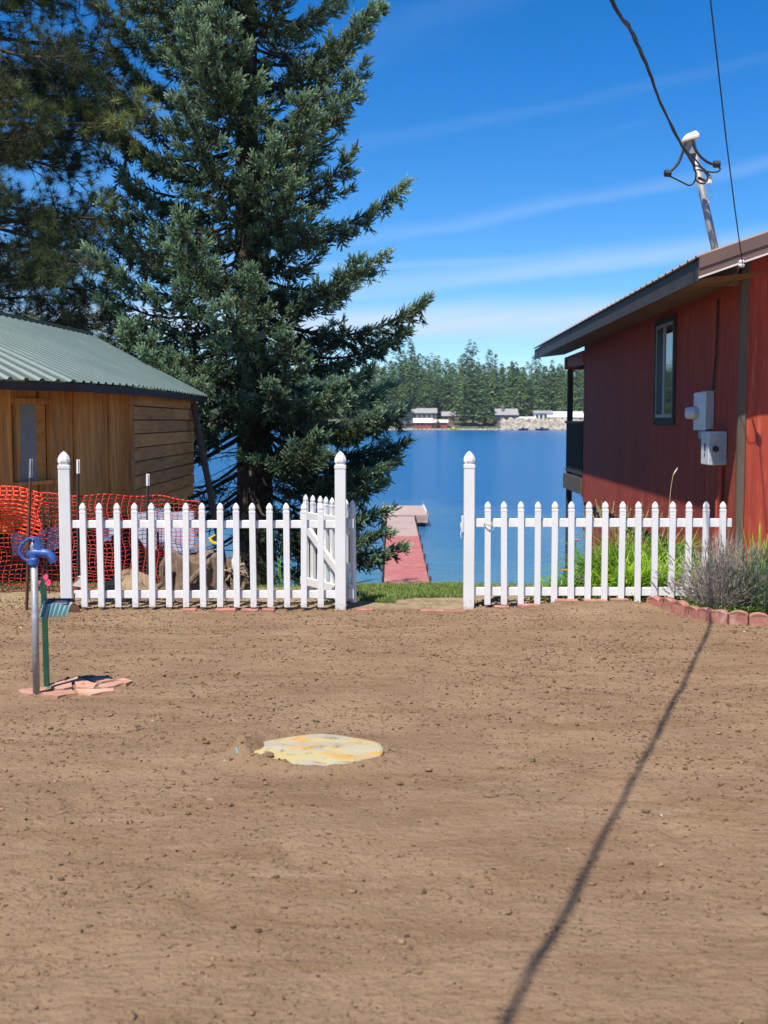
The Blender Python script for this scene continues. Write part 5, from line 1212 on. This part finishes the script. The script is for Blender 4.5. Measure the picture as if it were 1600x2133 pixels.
def lavender():
    for px,Y,n,h,tone,lab,sx,right in ((1505,10.05,700,.72,.50,'grey-brown dried lavender bush with thin spiky stems, behind the scalloped edging',.10,0),(1585,10.0,560,.62,.95,'green lavender bush at the right edge of the picture',.10,1)):
        x=P(px,1250,Y).x; z=th(x,Y); base=np.stack([x+rng.normal(size=n)*sx*.7,Y+rng.normal(size=n)*.07,np.full(n,z)],1)
        az=rng.uniform(0,6.283,n); ln=rng.uniform(.05,.93,n); 
        V,Fc,T=blade_arr(n,base,az,rng.uniform(.45,1.1,n)*h,ln,rng.uniform(-.1,.12,n),np.full(n,.0045),rng.normal(tone,.13,n),seg=4)
        e=empty('lavender_bush',(x,Y,z),lab,'bush'); tag(np_mesh('stems',V,Fc,M_lav,e,shade=np.clip(T,0,1)),kind='stuff')
        A=V.reshape(n,2,5,3)[:,0]; TV,TF,TT=shoot_template(8,.30,.055,.6)
        pos=[];dr=[];to=[]
        for k,sg in((4,3),(3,2),(3,4),(2,1),(2,3)):
            pos.append(A[:,min(k,sg)] if k!=sg else A[:,k]); d=A[:,k]-A[:,sg]; d*=np.sign(k-sg); pos[-1]=A[:,min(k,sg)]+d*.4*rng.random((n,1)); dr.append(d+rng.normal(size=d.shape)*.03); to.append(np.clip(rng.normal(tone,.1,n),0,1))
        pos=np.concatenate(pos);dr=np.concatenate(dr);to=np.concatenate(to)
        v,f,t=stamp(TV,TF,pos,basis(dr),rng.uniform(.035,.06,len(pos)),to,TT*.5); tag(np_mesh('spikes',v,f,M_lav,e,shade=np.clip(t,0,1)),kind='stuff')
    # iris-like blades and low green leaves
    clump('iris_plant',1592,10.35,26,.75,.75,'upright pale green iris blades behind the green lavender','plant',spread=.05,w=.03,lean=(.02,.25),curve=(0,.08))
    n=2600; px=rng.uniform(1425,1600,n); Y=rng.uniform(9.75,10.35,n); X=(px-800)/F*Y
    keep=Y>np.interp(X,[2.2,2.58,2.72,3.2],[10.3,9.95,9.7,9.6])+.03; X=X[keep];Y=Y[keep];n=len(X)
    TV=np.array([(0,0,0),(.5,.35,.1),(1,0,0),(.5,-.35,.1)]);TF=np.array([(0,1,2,3)])
    v,f,t=stamp(TV,TF,np.stack([X,Y,terrain(X,Y)+rng.uniform(.01,.09,n)],1),basis(rng.normal(size=(n,3))+[0,0,.3]),rng.uniform(.015,.032,n),rng.uniform(.1,.6,n))
    tag(np_mesh('ground_cover',v,f,M_lily,shade=t),'low dark green leafy ground cover behind the scalloped edging','ground cover',kind='stuff')
lavender()
def grass():
    def patch(name,n,x0,x1,y0,y1,h,label,mask=None,tone=.5):
        X=rng.uniform(x0,x1,n);Y=rng.uniform(y0,y1,n)
        if mask is not None: k=mask(X,Y); X=X[k];Y=Y[k]
        n=len(X); base=np.stack([X,Y,terrain(X,Y)-.005],1)
        V,Fc,T=blade_arr(n,base,rng.uniform(0,6.283,n),rng.uniform(.5,1.3,n)*h,rng.uniform(.1,.7,n),rng.uniform(0,.4,n),np.full(n,.0055),rng.normal(tone,.2,n),seg=2)
        tag(np_mesh(name,V,Fc,M_grass,shade=np.clip(T,0,1)),label,'grass',kind='stuff')
    patch('lawn_strip',26000,-.35,.80,10.62,12.1,.055,'short green grass strip in the gate opening above the lake',lambda X,Y:(Y>10.72+.35*vn(X*3,Y*0+1,51)-.15*(X<.1))&(vn(X*9,Y*9,52)>.12))
    patch('lawn_edge',9000,-3.9,2.3,11.45,12.0,.05,'thin grass along the top of the bank behind the fences',lambda X,Y:(vn(X*3,Y*3,53)>.45)|(Y>11.68))
    patch('weeds',2600,-3.9,3.0,10.35,11.4,.04,'sparse small green weeds in the sand under the fence',lambda X,Y:vn(X*5,Y*6,54)>.72,.65)
    # gravelly leaf litter under right fence
    n=700; X=rng.uniform(.8,3.0,n);Y=rng.uniform(10.36,10.9,n); v,f,t=stamp(IV*[1.3,1,.5],IF,np.stack([X,Y,terrain(X,Y)+.004],1),basis(rng.normal(size=(n,3))),rng.uniform(.004,.016,n),rng.uniform(0,1,n))
    tag(np_mesh('leaf_litter',v,f,M_clod,shade=t),'dark crumbs and leaf litter under the right fence','litter',kind='stuff')
    n=900; X=rng.uniform(-3.7,-.3,n);Y=rng.uniform(10.2,10.9,n); v,f,t=stamp(IV*[1.3,1,.5],IF,np.stack([X,Y,terrain(X,Y)+.003],1),basis(rng.normal(size=(n,3))),rng.uniform(.003,.012,n),rng.uniform(0,1,n))
    tag(np_mesh('gravel_crumbs',v,f,M_clod,shade=t),'crumbs of soil and grit in the sand under the left fence','gravel',kind='stuff')
grass()
# a tall weed by the bank left of the gate
e=clump('shore_weed',583,11.9,26,.65,.25,'dark thin-leaved weed at the bank, seen between the pickets right of the spruce trunk','plant',spread=.03,w=.012)
print('tris',sum(len(o.data.polygons) for o in bpy.data.objects if o.type=='MESH'))

def haze():
    m,N,L,B=newmat('thin_air_haze'); N.remove(B); v=N.new('ShaderNodeVolumePrincipled'); v.inputs['Color'].default_value=(.82,.90,1,1); v.inputs['Density'].default_value=.00008
    L.new(v.outputs[0],N['Material Output'].inputs['Volume'])
    o=MB().box(-950,950,-120,1200,-9,75).build('haze',m); tag(o,kind='stuff')
haze()
